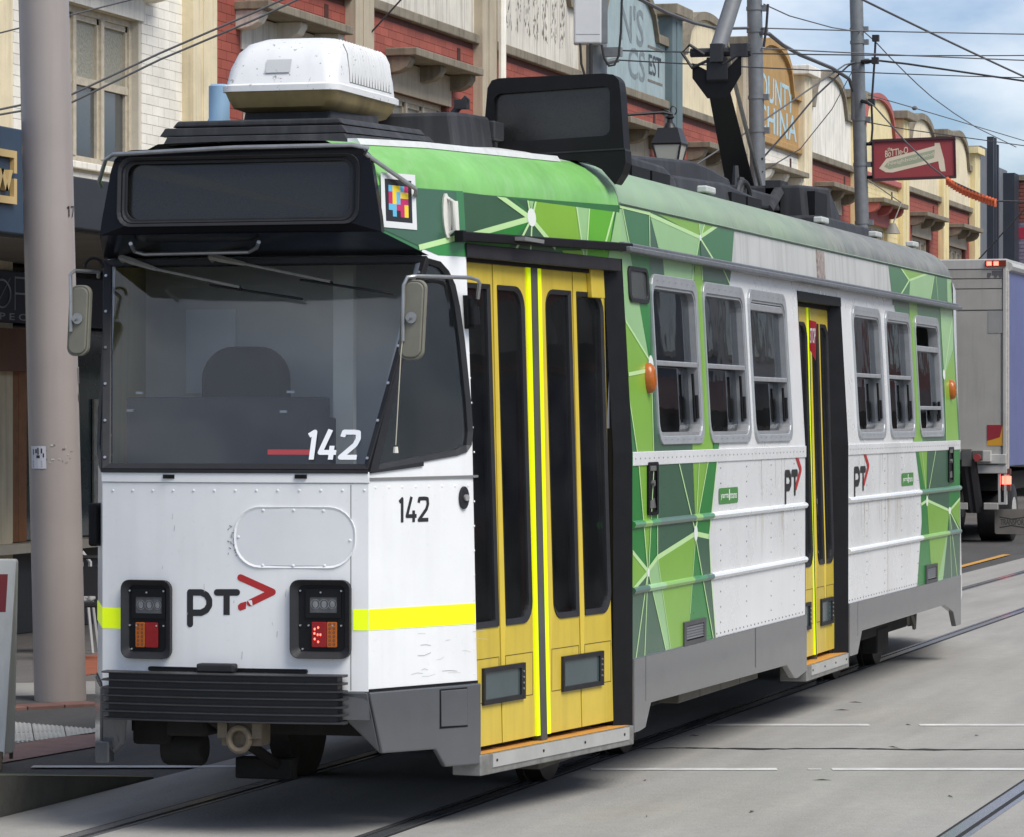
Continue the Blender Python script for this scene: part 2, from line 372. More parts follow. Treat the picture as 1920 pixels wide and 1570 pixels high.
for i in range(4):
    for j in range(2):
        f = lambda s, t: (A_.lerp(B_, s)).lerp(D_.lerp(C_, s), t)
        s0, s1, t0, t1 = i / 4 + .004, (i + 1) / 4 - .004, j / 2 + .01, (j + 1) / 2 - .01
        k = MB(); c4 = [f(s0, t0), f(s1, t0), f(s1, t1), f(s0, t1)]
        k.add([c + Vector((0, 0, -.004)) for c in c4], [(0, 1, 2, 3)])
        for a in range(7):
            for e in range(7):
                c = f(s0 + (s1 - s0) * (a + .5) / 7, t0 + (t1 - t0) * (e + .5) / 7); k.add([c + Vector((.018 * cos(t), .018 * sin(t), -.004)) for t in (0, pi / 2, pi, 1.5 * pi)] + [c + Vector((0, 0, .006))], [(0, 1, 4), (1, 2, 4), (2, 3, 4), (3, 0, 4)])
        k.build('tile', m_tac, pad, recalc=True)
b = MB(); sl = .207 / 2.17                              # raised stop ramp with painted edge
zt = lambda L: min(.29, max(.0, (2.65 - L) * sl))
Ls = [-3.0, -.4, .48, 1.2, 2.0, 2.65]
b.loft([[Vector((-1.44, L, -.01)), Vector((-1.44, L, zt(L))), Vector((-2.75, L, zt(L) * .9)), Vector((-2.75, L, -.01))] for L in Ls], closed=True, smooth=False); rampo = struct(b.build('stop_ramp', mat('ramp_concrete', rgb(96, 94, 88), .85, var=.25, scale=4, bump=.2)))
b = MB(); b.loft([[Vector((-1.445, L, zt(L) + .003)), Vector((-1.58, L, zt(L) + .003))] for L in Ls], closed=False, caps=False, smooth=False); b.build('edge_paint', mat('edge_yellow', rgb(150, 140, 60), .8, var=.35, scale=5), rampo, recalc=False)
b = MB(); b.loft([[Vector((-1.60, L, zt(L) + .003)), Vector((-1.72, L, zt(L) + .003))] for L in Ls], closed=False, caps=False, smooth=False); b.build('edge_stripe', mat('edge_green', rgb(92, 118, 104), .8, var=.3, scale=5), rampo, recalc=False)

# ------------------------------------------------------------------ the tram
from mathutils.geometry import tessellate_polygon
def tess(loops):
    fl = [p for l in loops for p in l]
    return fl, tessellate_polygon([[Vector((p[0], p[1], 0)) for p in l] for l in loops])
def holed(b, m, outer, holes, d, depth, mi=0):
    fl, tr = tess([outer] + holes)
    b.add([m(p[0], p[1], d) for p in fl], [tuple(t) for t in tr], mi)
    for l in [outer] + holes:
        n = len(l); b.add([m(p[0], p[1], d) for p in l] + [m(p[0], p[1], d - depth) for p in l], [(i, (i + 1) % n, n + (i + 1) % n, n + i) for i in range(n)], mi)
WH = rgb(234, 235, 234)
m_white = mat('tram_white', WH, 0.28, var=0.03, scale=1.2, streak=0.06, streakc=rgb(150, 146, 138), bump=0.035, bscale=1.8, coat=0.4, rvar=0.08)
m_front = mat('tram_front_white', WH, 0.30, var=0.05, scale=2.0, streak=0.08, streakc=rgb(150, 150, 148), coat=0.3, speck=0.05)
m_grey = mat('skirt_grey', rgb(88, 90, 93), 0.16, var=0.14, scale=1.6, coat=0.6, bump=0.12, bscale=2.6, streak=0.10, rvar=0.08)
m_black = mat('gloss_black', (0.005, 0.005, 0.007, 1), 0.2, var=0.2, scale=6, spec=0.22)
m_blackm = mat('satin_black', (0.009, 0.009, 0.010, 1), 0.5, var=0.25, scale=8, bump=0.03, spec=0.2)
m_rub = mat('rubber', (0.014, 0.014, 0.016, 1), 0.55, var=0.35, scale=9, bump=0.05)
m_under = mat('underframe', (0.014, 0.013, 0.012, 1), 0.85, var=0.45, scale=7, bump=0.15)
m_rust = mat('rusty_steel', rgb(108, 97, 80), 0.75, var=0.35, scale=11, bump=0.12)
m_yel = mat('door_yellow', rgb(210, 185, 68), 0.34, var=0.10, scale=2.5, streak=0.2, streakc=rgb(120, 100, 45), coat=0.2)
m_flu = mat('fluoro_tape', (0.80, 0.98, 0.005, 1), 0.4, var=0.06, scale=20, emit=(0.6, 0.8, 0.0, 1), estr=0.16)  # faint glow built into the tape's colour to look fluorescent; it is no lamp
m_alu = mat('window_aluminium', (0.56, 0.57, 0.58, 1), 0.34, metal=0.85, var=0.15, scale=10)
m_steel = mat('brushed_steel', (0.42, 0.42, 0.41, 1), 0.36, metal=0.8, var=0.2, scale=12)
m_gl = glass('tram_glass', (0.62, 0.65, 0.66, 1), 1.42, dust_lift=0.011, extra=0.02)
m_ws = glass('windscreen_glass', (0.90, 0.92, 0.93, 1), 1.44, dust_lift=0.010)
m_red = mat('logo_red', rgb(176, 42, 42), 0.4, var=0.04)
m_ink = mat('print_black', (0.02, 0.02, 0.022, 1), 0.4, var=0.05)
G = [mat('livery_mid_green', rgb(44, 132, 58), 0.3, var=0.07, scale=3, coat=0.3), mat('livery_lime', rgb(132, 183, 66), 0.3, var=0.06, scale=3, coat=0.3),
     mat('livery_dark_green', rgb(60, 97, 74), 0.3, var=0.08, scale=3, coat=0.3), mat('livery_pale_green', rgb(156, 200, 140), 0.3, var=0.06, scale=3, coat=0.3),
     mat('livery_line', rgb(190, 226, 160), 0.35, var=0.04), mat('livery_forest', rgb(56, 118, 70), 0.3, var=0.08, scale=3, coat=0.3), mat('livery_node', rgb(228, 234, 226), 0.4, var=0.03),
     mat('livery_bright_green', rgb(100, 178, 60), 0.3, var=0.07, scale=3, coat=0.3)]
MID, LIM, DRK, PAL, LIN, FOR, NOD, BRI = range(8)

TR = thing('tram', 'white, green and yellow tram with number 142 standing on the near track', 'tram', (0, 7.2, 0))
KI = 0.0553
def ins(z): return KI * max(0.0, z - 1.865)
def side_m(a, b, sgn=1):
    a = Vector((a[0], a[1], 0)); b = Vector((b[0], b[1], 0)); d = (b - a).normalized(); n = Vector((d.y, -d.x, 0))
    def m(u, v, dd=0.0):
        p = a + d * u + n * dd; return Vector(((p.x - ins(v)) * sgn, p.y, v))
    def inv(x, y, up=False):
        Nv = Vector((n.x, n.y, n.x * KI if up else 0.0)); p = onP(x, y, (a.x, a.y, 1.865), Nv)
        return ((p.x + (ins(p.z) if up else 0) - a.x) * d.x + (p.y - a.y) * d.y, p.z)
    return m, inv, (b - a).length
A1, A2, A3 = (0.70, 0.06), (1.034, 0.81), (1.335, 2.85)
mCAB, iCAB, LCAB = side_m(A1, A2)
mDF, iDF, LDF = side_m(A2, A3)
mSL, iSL, _ = side_m((1.335, 0.0), (1.335, 17.0))
mCABm, mDFm, mSLm = side_m(A1, A2, -1)[0], side_m(A2, A3, -1)[0], side_m((1.335, 0.0), (1.335, 17.0), -1)[0]
LF, LR = 2.85, 14.42
WINS = [(3.47, 4.63), (4.79, 5.97), (6.10, 7.28), (9.70, 10.84), (11.06, 12.18), (12.40, 13.58)]
ZW0, ZW1 = 1.905, 2.89
D2 = (7.735, 9.30)
holes_up = [(a + 0.045, ZW0 + 0.045, b - 0.045, ZW1 - 0.045) for a, b in WINS] + [(D2[0], 1.0, D2[1], 2.87)]
def rp_(r): return [(r[0], r[1]), (r[2], r[1]), (r[2], r[3]), (r[0], r[3])]
for sgn, m in ((1, mSL), (-1, mSLm)):
    b = MB(); secs = [(LF, D2[0]), (D2[1], LR)] if sgn > 0 else [(LF, LR)]
    for s0, s1 in secs: b.plate(m, [(s0, 0.715), (s1, 0.715), (s1, 1.865), (s0, 1.865)], -0.05, 0)
    b.build('side_panel', m_white, TR, label='white riveted lower side panelling' if sgn > 0 else None)
    b = MB(); hs = holes_up if sgn > 0 else holes_up[:-1] + [(7.90, 1.95, 9.2, 2.85)]
    if sgn > 0: outer = [(LF, 1.865), (D2[0], 1.865), (D2[0], 2.87), (D2[1], 2.87), (D2[1], 1.865), (LR, 1.865), (LR, 3.03), (LF, 3.03)]; hs = hs[:-1]
    else: outer = [(LF, 1.865), (LR, 1.865), (LR, 3.03), (LF, 3.03)]
    holed(b, m, outer, [rp_(r) for r in hs], 0.0, 0.05)
    b.build('window_band', m_white, TR)
    b = MB(); b.sheet(m, [(LF, 3.03), (LR, 3.03), (LR, 3.245), (LF, 3.245)], 0.0); b.build('fascia_panel', mat('fascia_white', rgb(196, 197, 193), 0.4, var=0.08, streak=0.42, streakc=rgb(128, 128, 122)), TR, recalc=False)
# rails, ribs and waist strip along the side
b = MB()
for s0, s1 in ((LF + 0.01, D2[0]), (D2[1], LR)): b.plate(mSL, [(s0, 1.79), (s1, 1.79), (s1, 1.868), (s0, 1.868)], 0, 0.008)
b.build('waist_strip', m_white, TR, bevel=0.003)
b = MB(); b.plate(mSL, [(LF - 0.05, 2.985), (LR + 0.10, 2.985), (LR + 0.10, 3.015), (LF - 0.05, 3.015)], 0, 0.07); b.plate(mSL, [(LF - 0.05, 3.016), (LR + 0.10, 3.016), (LR + 0.10, 3.04), (LF - 0.05, 3.04)], 0, 0.035)
b.build('gutter', mat('gutter_grey', rgb(120, 122, 126), 0.4, metal=0.4, var=0.2, scale=14, streak=0.3), TR, bevel=0.006)
def rib(z, cols):
    for c, s0, s1 in cols:
        b = MB(); prof = [(-0.022, 0), (-0.016, 0.014), (0.0, 0.022), (0.014, 0.016), (0.022, 0)]
        b.loft([[mSL(s, z + v, d + 0.001) for v, d in prof] for s in (s0, s1)], closed=False, caps=True, smooth=True)
        b.build('body_rib', m_white if c is None else G[c], TR)
uS = lambda x, y: iSL(x, y)[0]
Zb = lambda x, y: (1160 + x / 3.567, 820 + y / 3.567)          # survey crops of the photograph
Zc = lambda x, y: (840 + x / 2.617, 400 + y / 2.617)
Za = lambda x, y: (1160 + x / 3.84, 250 + y / 3.84)
Zr = lambda x, y: (1440 + x / 3.14, 400 + y / 3.14)
Zs = lambda x, y: (1440 + x / 3.14, 800 + y / 3.14)
Zf = lambda x, y: (640 + x / 5.234, 260 + y / 5.234)
Zi = lambda x, y: (x, y)
uu = lambda x: uS(*Zb(x, 560)); vv = lambda x: uS(*Zs(x, 380))
rib(1.462, [(MID, LF, uu(160)), (LIM, uu(160), uu(205)), (MID, uu(205), uu(262)), (DRK, uu(262), uu(500)), (LIM, uu(500), uu(545)), (MID, uu(545), uu(622)), (None, uu(622), D2[0]), (None, D2[1], vv(895)), (FOR, vv(895), LR)])
rib(1.092, [(DRK, LF, uu(190)), (PAL, uu(190), uu(300)), (LIM, uu(300), uu(490)), (MID, uu(490), uu(575)), (DRK, uu(575), uu(622)), (None, uu(622), D2[0]), (None, D2[1], vv(905)), (LIM, vv(905), vv(1060)), (DRK, vv(1060), LR)])

def livery(name, Z, inv, m, polys, lines, nodes, rects=(), up=False, lw=0.017, vmin=-9, vmax=9, umin=-9, umax=99):
    b = MB(); d = 0.0016
    def lim(p):
        for a_, b_, c_ in ((0, 1, vmax), (0, -1, -vmin), (1, 0, umax), (-1, 0, -umin)): p = clip(p, a_, b_, c_)
        return p
    for mi, pts in polys:
        P = [inv(*Z(*p), up) for p in pts]; fl, tr = tess([P])
        for t in tr:
            p = lim([fl[i] for i in t])
            if len(p) > 2:
                for q in cut_rects(p, rects): b.sheet(m, q, d, mi)
        d += 0.0003
    for l in lines:
        w = lw
        if not isinstance(l[0], tuple): w, l = l[0], l[1:]
        P = [inv(*Z(*p), up) for p in l]
        for (a0, a1), (c0, c1) in zip(P[:-1], P[1:]):
            ln = hypot(c0 - a0, c1 - a1) or 1; nx, ny = -(c1 - a1) / ln * w / 2, (c0 - a0) / ln * w / 2
            p = lim([(a0 + nx, a1 + ny), (a0 - nx, a1 - ny), (c0 - nx, c1 - ny), (c0 + nx, c1 + ny)])
            if len(p) > 2:
                for q in cut_rects(p, rects): b.sheet(m, q, d, LIN)
        d += 0.0001
    for (x, y, rx, ry) in nodes:
        c = inv(*Z(x, y), up); e = inv(*Z(x + rx, y), up); g = inv(*Z(x, y - ry), up)
        b.sheet(m, ellipse(c[0], c[1], abs(e[0] - c[0]), abs(g[1] - c[1])), d + 0.0004, NOD)
    return b.build(name, G, TR, recalc=False)
livery('livery', Zb, iSL, mSL, [
    (MID, [(60, 60), (664, 60), (600, 660), (612, 920), (645, 1345), (85, 1495)]),
    (LIM, [(120, 60), (238, 60), (207, 600), (190, 890)]), (DRK, [(258, 60), (490, 60), (510, 560), (505, 645), (255, 805)]),
    (LIM, [(490, 60), (612, 60), (530, 540), (512, 600)]), (LIM, [(70, 745), (190, 895), (80, 1025)]),
    (DRK, [(75, 1035), (110, 1010), (190, 905), (330, 1440), (75, 1500)]), (PAL, [(193, 905), (255, 805), (330, 1230), (345, 1430), (310, 1430)]),
    (LIM, [(255, 805), (508, 645), (475, 1150), (470, 1420), (342, 1430)]), (DRK, [(512, 660), (600, 665), (612, 920), (645, 1345), (628, 1345)])],
    [[0.026, (70, 745), (190, 895)], [0.03, (190, 895), (255, 805), (508, 645), (598, 665)], [0.026, (85, 1030), (190, 905)], [(190, 905), (108, 1500)], [(190, 905), (168, 1490)],
     [(120, 60), (190, 895)], [(238, 60), (196, 880)], [(255, 60), (255, 805)], [(372, 60), (510, 640)], [(612, 60), (515, 600)], [(538, 60), (513, 600)],
     [(513, 690), (628, 1345)], [0.012, (255, 805), (345, 1430)], [0.012, (195, 910), (312, 1430)], [0.012, (507, 690), (472, 1180)], [0.02, (664, 60), (600, 660), (612, 920), (645, 1345)]],
    [(510, 642, 12, 52), (192, 905, 8, 28)], vmin=0.716, vmax=1.866, umin=LF)
livery('livery', Zc, iSL, mSL, [
    (FOR, [(840, 150), (1392, 250), (1372, 420), (1322, 1190), (880, 1190)]), (PAL, [(842, 160), (888, 160), (985, 720), (858, 510)]), (MID, [(885, 160), (988, 160), (992, 720), (940, 460)]),
    (LIM, [(858, 515), (992, 735), (1006, 1190), (930, 1190), (884, 900)]), (DRK, [(986, 160), (1052, 160), (1062, 300), (1010, 600), (992, 720)]), (PAL, [(1050, 200), (1190, 225), (1216, 330), (1060, 320)]),
    (DRK, [(994, 735), (1060, 1100), (1198, 1130), (1198, 1190), (1010, 1190)]), (LIM, [(1208, 200), (1240, 230), (1300, 1190), (1196, 1190)]), (DRK, [(1240, 230), (1392, 250), (1378, 345), (1246, 330)]), (MID, [(1300, 1100), (1330, 1100), (1322, 1190), (1298, 1190)])],
    [[(858, 512), (990, 728)], [(885, 900), (928, 1190)], [0.022, (876, 792), (990, 770)], [(992, 700), (1006, 1190)], [(1205, 200), (1196, 330)], [(1240, 230), (1246, 330)], [(1340, 260), (1378, 345)], [(990, 760), (1020, 850)]],
    [(992, 745, 12, 48)], rects=holes_up, up=True, vmin=1.869, vmax=2.984, umin=LF)
livery('livery', Za, iSL, mSL, [
    (FOR, [(-20, 500), (832, 680), (812, 945), (-20, 800)]), (PAL, [(-20, 560), (20, 540), (72, 830), (-20, 820)]), (FOR, [(20, 530), (215, 560), (220, 860), (78, 830)]), (DRK, [(220, 600), (290, 860), (222, 850)]),
    (PAL, [(222, 590), (580, 750), (553, 900), (290, 850)]), (LIM, [(235, 560), (570, 620), (580, 745)]), (PAL, [(572, 620), (618, 630), (585, 745)]), (LIM, [(618, 630), (712, 650), (590, 745)]), (DRK, [(585, 760), (690, 930), (590, 910)])],
    [[0.024, (222, 588), (580, 750), (710, 662)], [(580, 750), (553, 905)], [(585, 760), (690, 930)], [(22, 540), (78, 830)], [(215, 560), (221, 860)], [(572, 630), (583, 745)], [(618, 635), (588, 745)], [0.02, (-10, 522), (222, 580)]],
    [(582, 752, 7, 22)], up=True, vmin=3.041, vmax=3.245, umin=LF)
livery('livery', Zr, iSL, mSL, [(FOR, [(705, 280), (1100, 350), (1100, 540), (727, 470)]), (LIM, [(765, 290), (985, 330), (830, 395)]), (PAL, [(835, 400), (982, 335), (950, 520), (830, 490)]), (PAL, [(1050, 340), (1100, 350), (1100, 540), (1055, 520)])],
    [[(765, 300), (830, 395), (780, 480)], [(830, 395), (982, 340)], [(982, 340), (952, 520)], [(985, 340), (1000, 520)]], [], up=True, vmin=3.041, vmax=3.245, umax=LR)
livery('livery', Zr, iSL, mSL, [(FOR, [(732, 470), (1100, 540), (1140, 1360), (858, 1360)]), (DRK, [(732, 470), (830, 490), (830, 560), (732, 540)]), (LIM, [(828, 490), (872, 500), (905, 1360), (858, 1360)]), (DRK, [(930, 1310), (1050, 1310), (1050, 1360), (930, 1360)]),
    (PAL, [(1012, 560), (1085, 540), (1090, 800), (1036, 960)]), (LIM, [(1036, 955), (1092, 800), (1120, 1360), (1048, 1360)])], [[(1085, 600), (1036, 955), (1050, 1360)], [(1012, 560), (1036, 955)], [(872, 500), (905, 1360)]], [(1034, 950, 7, 30)], rects=holes_up, up=True, vmin=1.869, vmax=2.984, umax=LR)
livery('livery', Zs, iSL, mSL, [(MID, [(858, 60), (1160, 50), (1160, 900), (878, 940), (905, 560), (900, 400)]), (LIM, [(872, 60), (937, 60), (930, 410)]), (DRK, [(940, 60), (1052, 60), (1066, 340), (1064, 492), (935, 430)]), (LIM, [(934, 440), (1066, 495), (1050, 660), (1000, 930), (985, 930), (955, 780)]),
    (PAL, [(1050, 640), (1072, 600), (1025, 930), (993, 930)]), (LIM, [(1070, 490), (1140, 400), (1140, 620)]), (DRK, [(1068, 520), (1150, 620), (1150, 930), (1026, 930)])],
    [[(1000, 60), (935, 430)], [0.024, (898, 460), (935, 435), (1067, 495), (1140, 410)], [(1067, 495), (1128, 620)], [(1066, 500), (1118, 930)], [(1066, 500), (1080, 930)], [(905, 150), (932, 420)]], [(934, 440, 6, 30), (1067, 495, 7, 22)], vmin=0.716, vmax=1.866, umax=LR)
# small print on the side
b = MB()
def side_logo(x0, x1, ytop, ybot):                     # p, T and red chevron
    u0, z1 = iSL(x0, ytop); u1, z0 = iSL(x1, ybot); w = u1 - u0; hh = z1 - z0; f = lambda a, c: (u0 + a * w, z0 + c * hh); t = 0.05
    b.stroke(mSL, [f(.07, .05), f(.07, .62)], t, 0.003, 0, True); b.stroke(mSL, [f(.07, .62), f(.28, .62), f(.36, .54), f(.36, .44), f(.28, .36), f(.07, .36)], t, 0.0032, 0, True)
    b.stroke(mSL, [f(.46, .62), f(.74, .62)], t, 0.003, 0, True); b.stroke(mSL, [f(.61, .62), f(.61, .2)], t, 0.0032, 0)
    b.stroke(mSL, [f(.66, .98), f(.96, .68), f(.68, .36)], t, 0.0036, 1, True)
for a_ in ((1470, 1502, 850, 948), (1600, 1629, 845, 938)): b = MB(); side_logo(*a_); b.build('side_logo', [m_ink, m_red], TR, recalc=False)
for x0, x1, y0, y1 in ((1347, 1383, 946, 910), (1690, 1712, 912, 883)):
    b = MB(); u0, z0 = iSL(x0, y0); u1, z1 = iSL(x1, y1 + 3); c = (z1 - z0)
    b.sheet(mSL, rrect(u0, z0, u1, z1, 0.02), 0.003, 0); put_text(b, mSL, 'yarra', u0 + 0.05, z0 + c * .25, u0 + (u1 - u0) * .5, z0 + c * .62, 0.0036, 1); put_text(b, mSL, 'trams', u0 + (u1 - u0) * .58, z0 + c * .3, u1 - 0.04, z0 + c * .68, 0.0036, 1)
    b.stroke(mSL, [(u0 + (u1 - u0) * .54, z0 + c * .2), (u0 + (u1 - u0) * .54, z0 + c * .9)], 0.025, 0.0037, 1)
    b.build('operator_badge', [mat('badge_green', rgb(74, 134, 68), 0.4, var=0.03), G[NOD]], TR, recalc=False)

# skirts
b = MB()
for pts in ([(LF, .30), (2.99, .30), (3.12, .31), (3.25, .44), (7.05, .41), (7.30, .31), (7.42, .30), (D2[0], .33), (D2[0], .716), (LF, .716)],
            [(D2[1], .33), (9.62, .33), (9.8, .49), (13.55, .50), (14.0, .42), (14.16, .29), (LR, .29), (LR, .716), (D2[1], .716)]):
    b.plate(mSL, pts, -0.03, 0.012)
b.build('side_skirt', m_grey, TR, bevel=0.006)
b = MB(); b.plate(mSLm, [(LF, .42), (LR, .42), (LR, .716), (LF, .716)], -0.03, 0.012); b.build('side_skirt', m_grey, TR)
b = MB()
for u in (3.12, 6.05, 6.07, 9.62): b.plate(mSL, [(u, .46), (u + .006, .46), (u + .006, .712), (u, .712)], 0.012, 0.0125)
b.build('skirt_joint', m_blackm, TR)
# rivets
b = MB()
def rivet(m, u, v, r=0.009, mi=0, d=0.0): 
    b.add([m(u + r * cos(k * pi / 3), v + r * sin(k * pi / 3), d) for k in range(6)] + [m(u, v, d + r * .7)], [(k, (k + 1) % 6, 6) for k in range(6)], mi, True)
for s0, s1 in ((LF, D2[0]), (D2[1], LR)):
    n = int((s1 - s0) / 0.11)
    for i in range(n): rivet(mSL, s0 + .05 + i * .11, 1.83, .007, 0, .008); rivet(mSL, s0 + .05 + i * .11, .735, .007, 1)
    for u in [s0 + .75 * k for k in range(1, 7) if s0 + .75 * k < s1 - .1]:
        for k in range(11): rivet(mSL, u, .80 + k * .095, .0065, 1)
for a, c in WINS:
    for k in range(7): rivet(mSL, a + .12 + k * (c - a - .24) / 6, ZW1 - .035, .007, 0, .02); rivet(mSL, a + .12 + k * (c - a - .24) / 6, ZW0 + .03, .007, 0, .02)
b.build('side_rivets', [m_alu, m_rub], TR, kind='stuff', recalc=False)

b = MB(); random.seed(31)
for u in (10.93,): b.plate(mSL, [(u, .72), (u + .008, .72), (u + .008, 1.79), (u, 1.79)], 0, .0012, 0)
b.build('panel_seam', mat('seam_brown', rgb(150, 138, 124), .7, var=.3, scale=20), TR)
b = MB()
for u0 in (10.93, 10.6, 11.4, 9.9, 6.3, 6.9):
    for i in range(7):
        u = u0 + random.gauss(0, .10); z1 = 1.79 if i % 2 else 1.44; l = random.uniform(.1, .34); w = random.uniform(.006, .02); b.add([mSL(u, z1, .0016 + i * 1e-5), mSL(u + w, z1, .0016 + i * 1e-5), mSL(u + w * .6, z1 - l, .0016 + i * 1e-5), mSL(u + w * .4, z1 - l, .0016 + i * 1e-5)], [(0, 1, 2, 3)], i % 2)
b.build('rust_streaks', [mat('streak_tan', rgb(214, 208, 196), .5, var=.1), mat('streak_grey', rgb(208, 208, 204), .5, var=.1)], TR, kind='stuff', recalc=False)
# side windows
PITCH = {2: (2.775, 2.31, 0.10), 5: (2.62, 2.14, 0.28)}
m_sash = mat('sash_alu', rgb(168, 170, 172), 0.32, metal=0.35, var=0.15, scale=10)
m_frm = mat('frame_alu', rgb(172, 176, 179), 0.36, metal=0.3, var=0.10, scale=8)
m_gask = mat('window_seal', (0.02, 0.02, 0.02, 1), 0.6, var=0.1)
for i, (a, c) in enumerate(WINS):
    w = MB(); w.ring(mSL, rrect(a, ZW0, c, ZW1, .10), rrect(a + .03, ZW0 + .05, c - .035, ZW1 - .07, .09), -.03, .016, di=.012)
    win = w.build('side_window', m_frm, TR, bevel=0.004)
    g = MB(); g.ring(mSL, rrect(a + .031, ZW0 + .051, c - .036, ZW1 - .071, .09), rrect(a + .045, ZW0 + .07, c - .055, ZW1 - .085, .075), -.075, .004); g.build('channel', m_sash, win)
    top, mid, gap = PITCH.get(i, (ZW1 - .06, 2.375, 0))
    u0, u1 = a + .04, c - .05
    p = MB(); p.plate(mSL, [(u0, ZW0 + .07), (u1, ZW0 + .07), (u1, mid), (u0, mid)], -.066, -.060); p.build('lower_pane', m_gl, win)
    p = MB(); p.plate(mSL, [(u0, mid), (u1, mid), (u1, top), (u0, top)], -.040, -.034); p.build('upper_pane', m_gl, win)
    s = MB(); s.plate(mSL, [(u0, mid - .014), (u1 + .02, mid - .014), (u1 + .02, mid + .016), (u0, mid + .016)], -.03, .004)
    if gap: s.plate(mSL, [(u0, top - .02), (u1 + .02, top - .02), (u1 + .02, top + .025), (u0, top + .025)], -.03, .002)
    s.build('sash_bar', m_sash, win, bevel=.005)
    k = MB(); k.cyl(mSL(c - .10, ZW0 + .13, -.02), mSL(c - .10, mid - .05, -.02), .009, 6); k.cyl(mSL(c - .065, ZW0 + .15, -.012), mSL(c - .065, ZW0 + .29, -.012), .012, 6); k.build('window_catch', m_blackm, win)
# interior: floor, ceiling, seats, stanchions
m_int = mat('interior_grey', rgb(120, 122, 120), 0.6, var=0.1); m_intd = mat('interior_dark', rgb(60, 62, 66), 0.6, var=0.15)
b = MB(); b.box(-1.25, 2.9, .86, 1.22, 14.3, .90); b.box(-.80, .95, .861, .80, 2.9, .899); b.build('floor', m_intd, TR)
b = MB(); b.box(-1.15, 1.3, 2.98, 1.15, 14.3, 3.0); b.build('ceiling', m_int, TR)
b = MB(); b.box(-1.2, 14.3, .9, 1.2, 14.34, 3.0); b.build('rear_bulkhead', m_int, TR)
seatm = mat('seat_fabric', rgb(34, 42, 40), 0.8, var=0.3, scale=20)
for y in (3.7, 4.5, 5.3, 6.1, 6.9, 9.9, 10.7, 11.5, 12.3, 13.1):
    for sx in (-1, 1):
        s = MB(); x0, x1 = sorted((sx * .32, sx * 1.18)); s.box(x0, y, 1.25, x1, y + .42, 1.33); s.box(x0, y + .38, 1.33, x1, y + .45, 1.88); s.box((x0 + x1) / 2 - .05, y + .1, .9, (x0 + x1) / 2 + .05, y + .3, 1.25); s.build('passenger_seat', seatm, TR, bevel=.02)
grab = mat('grab_yellow', rgb(214, 190, 40), 0.4, var=.05)
for y in (3.2, 5.2, 7.5, 9.45, 11.4):
    for sx in (-1, 1): s = MB(); s.cyl((sx * .34, y, .9), (sx * .34, y, 2.98), .016, 8); s.build('stanchion', grab, TR)

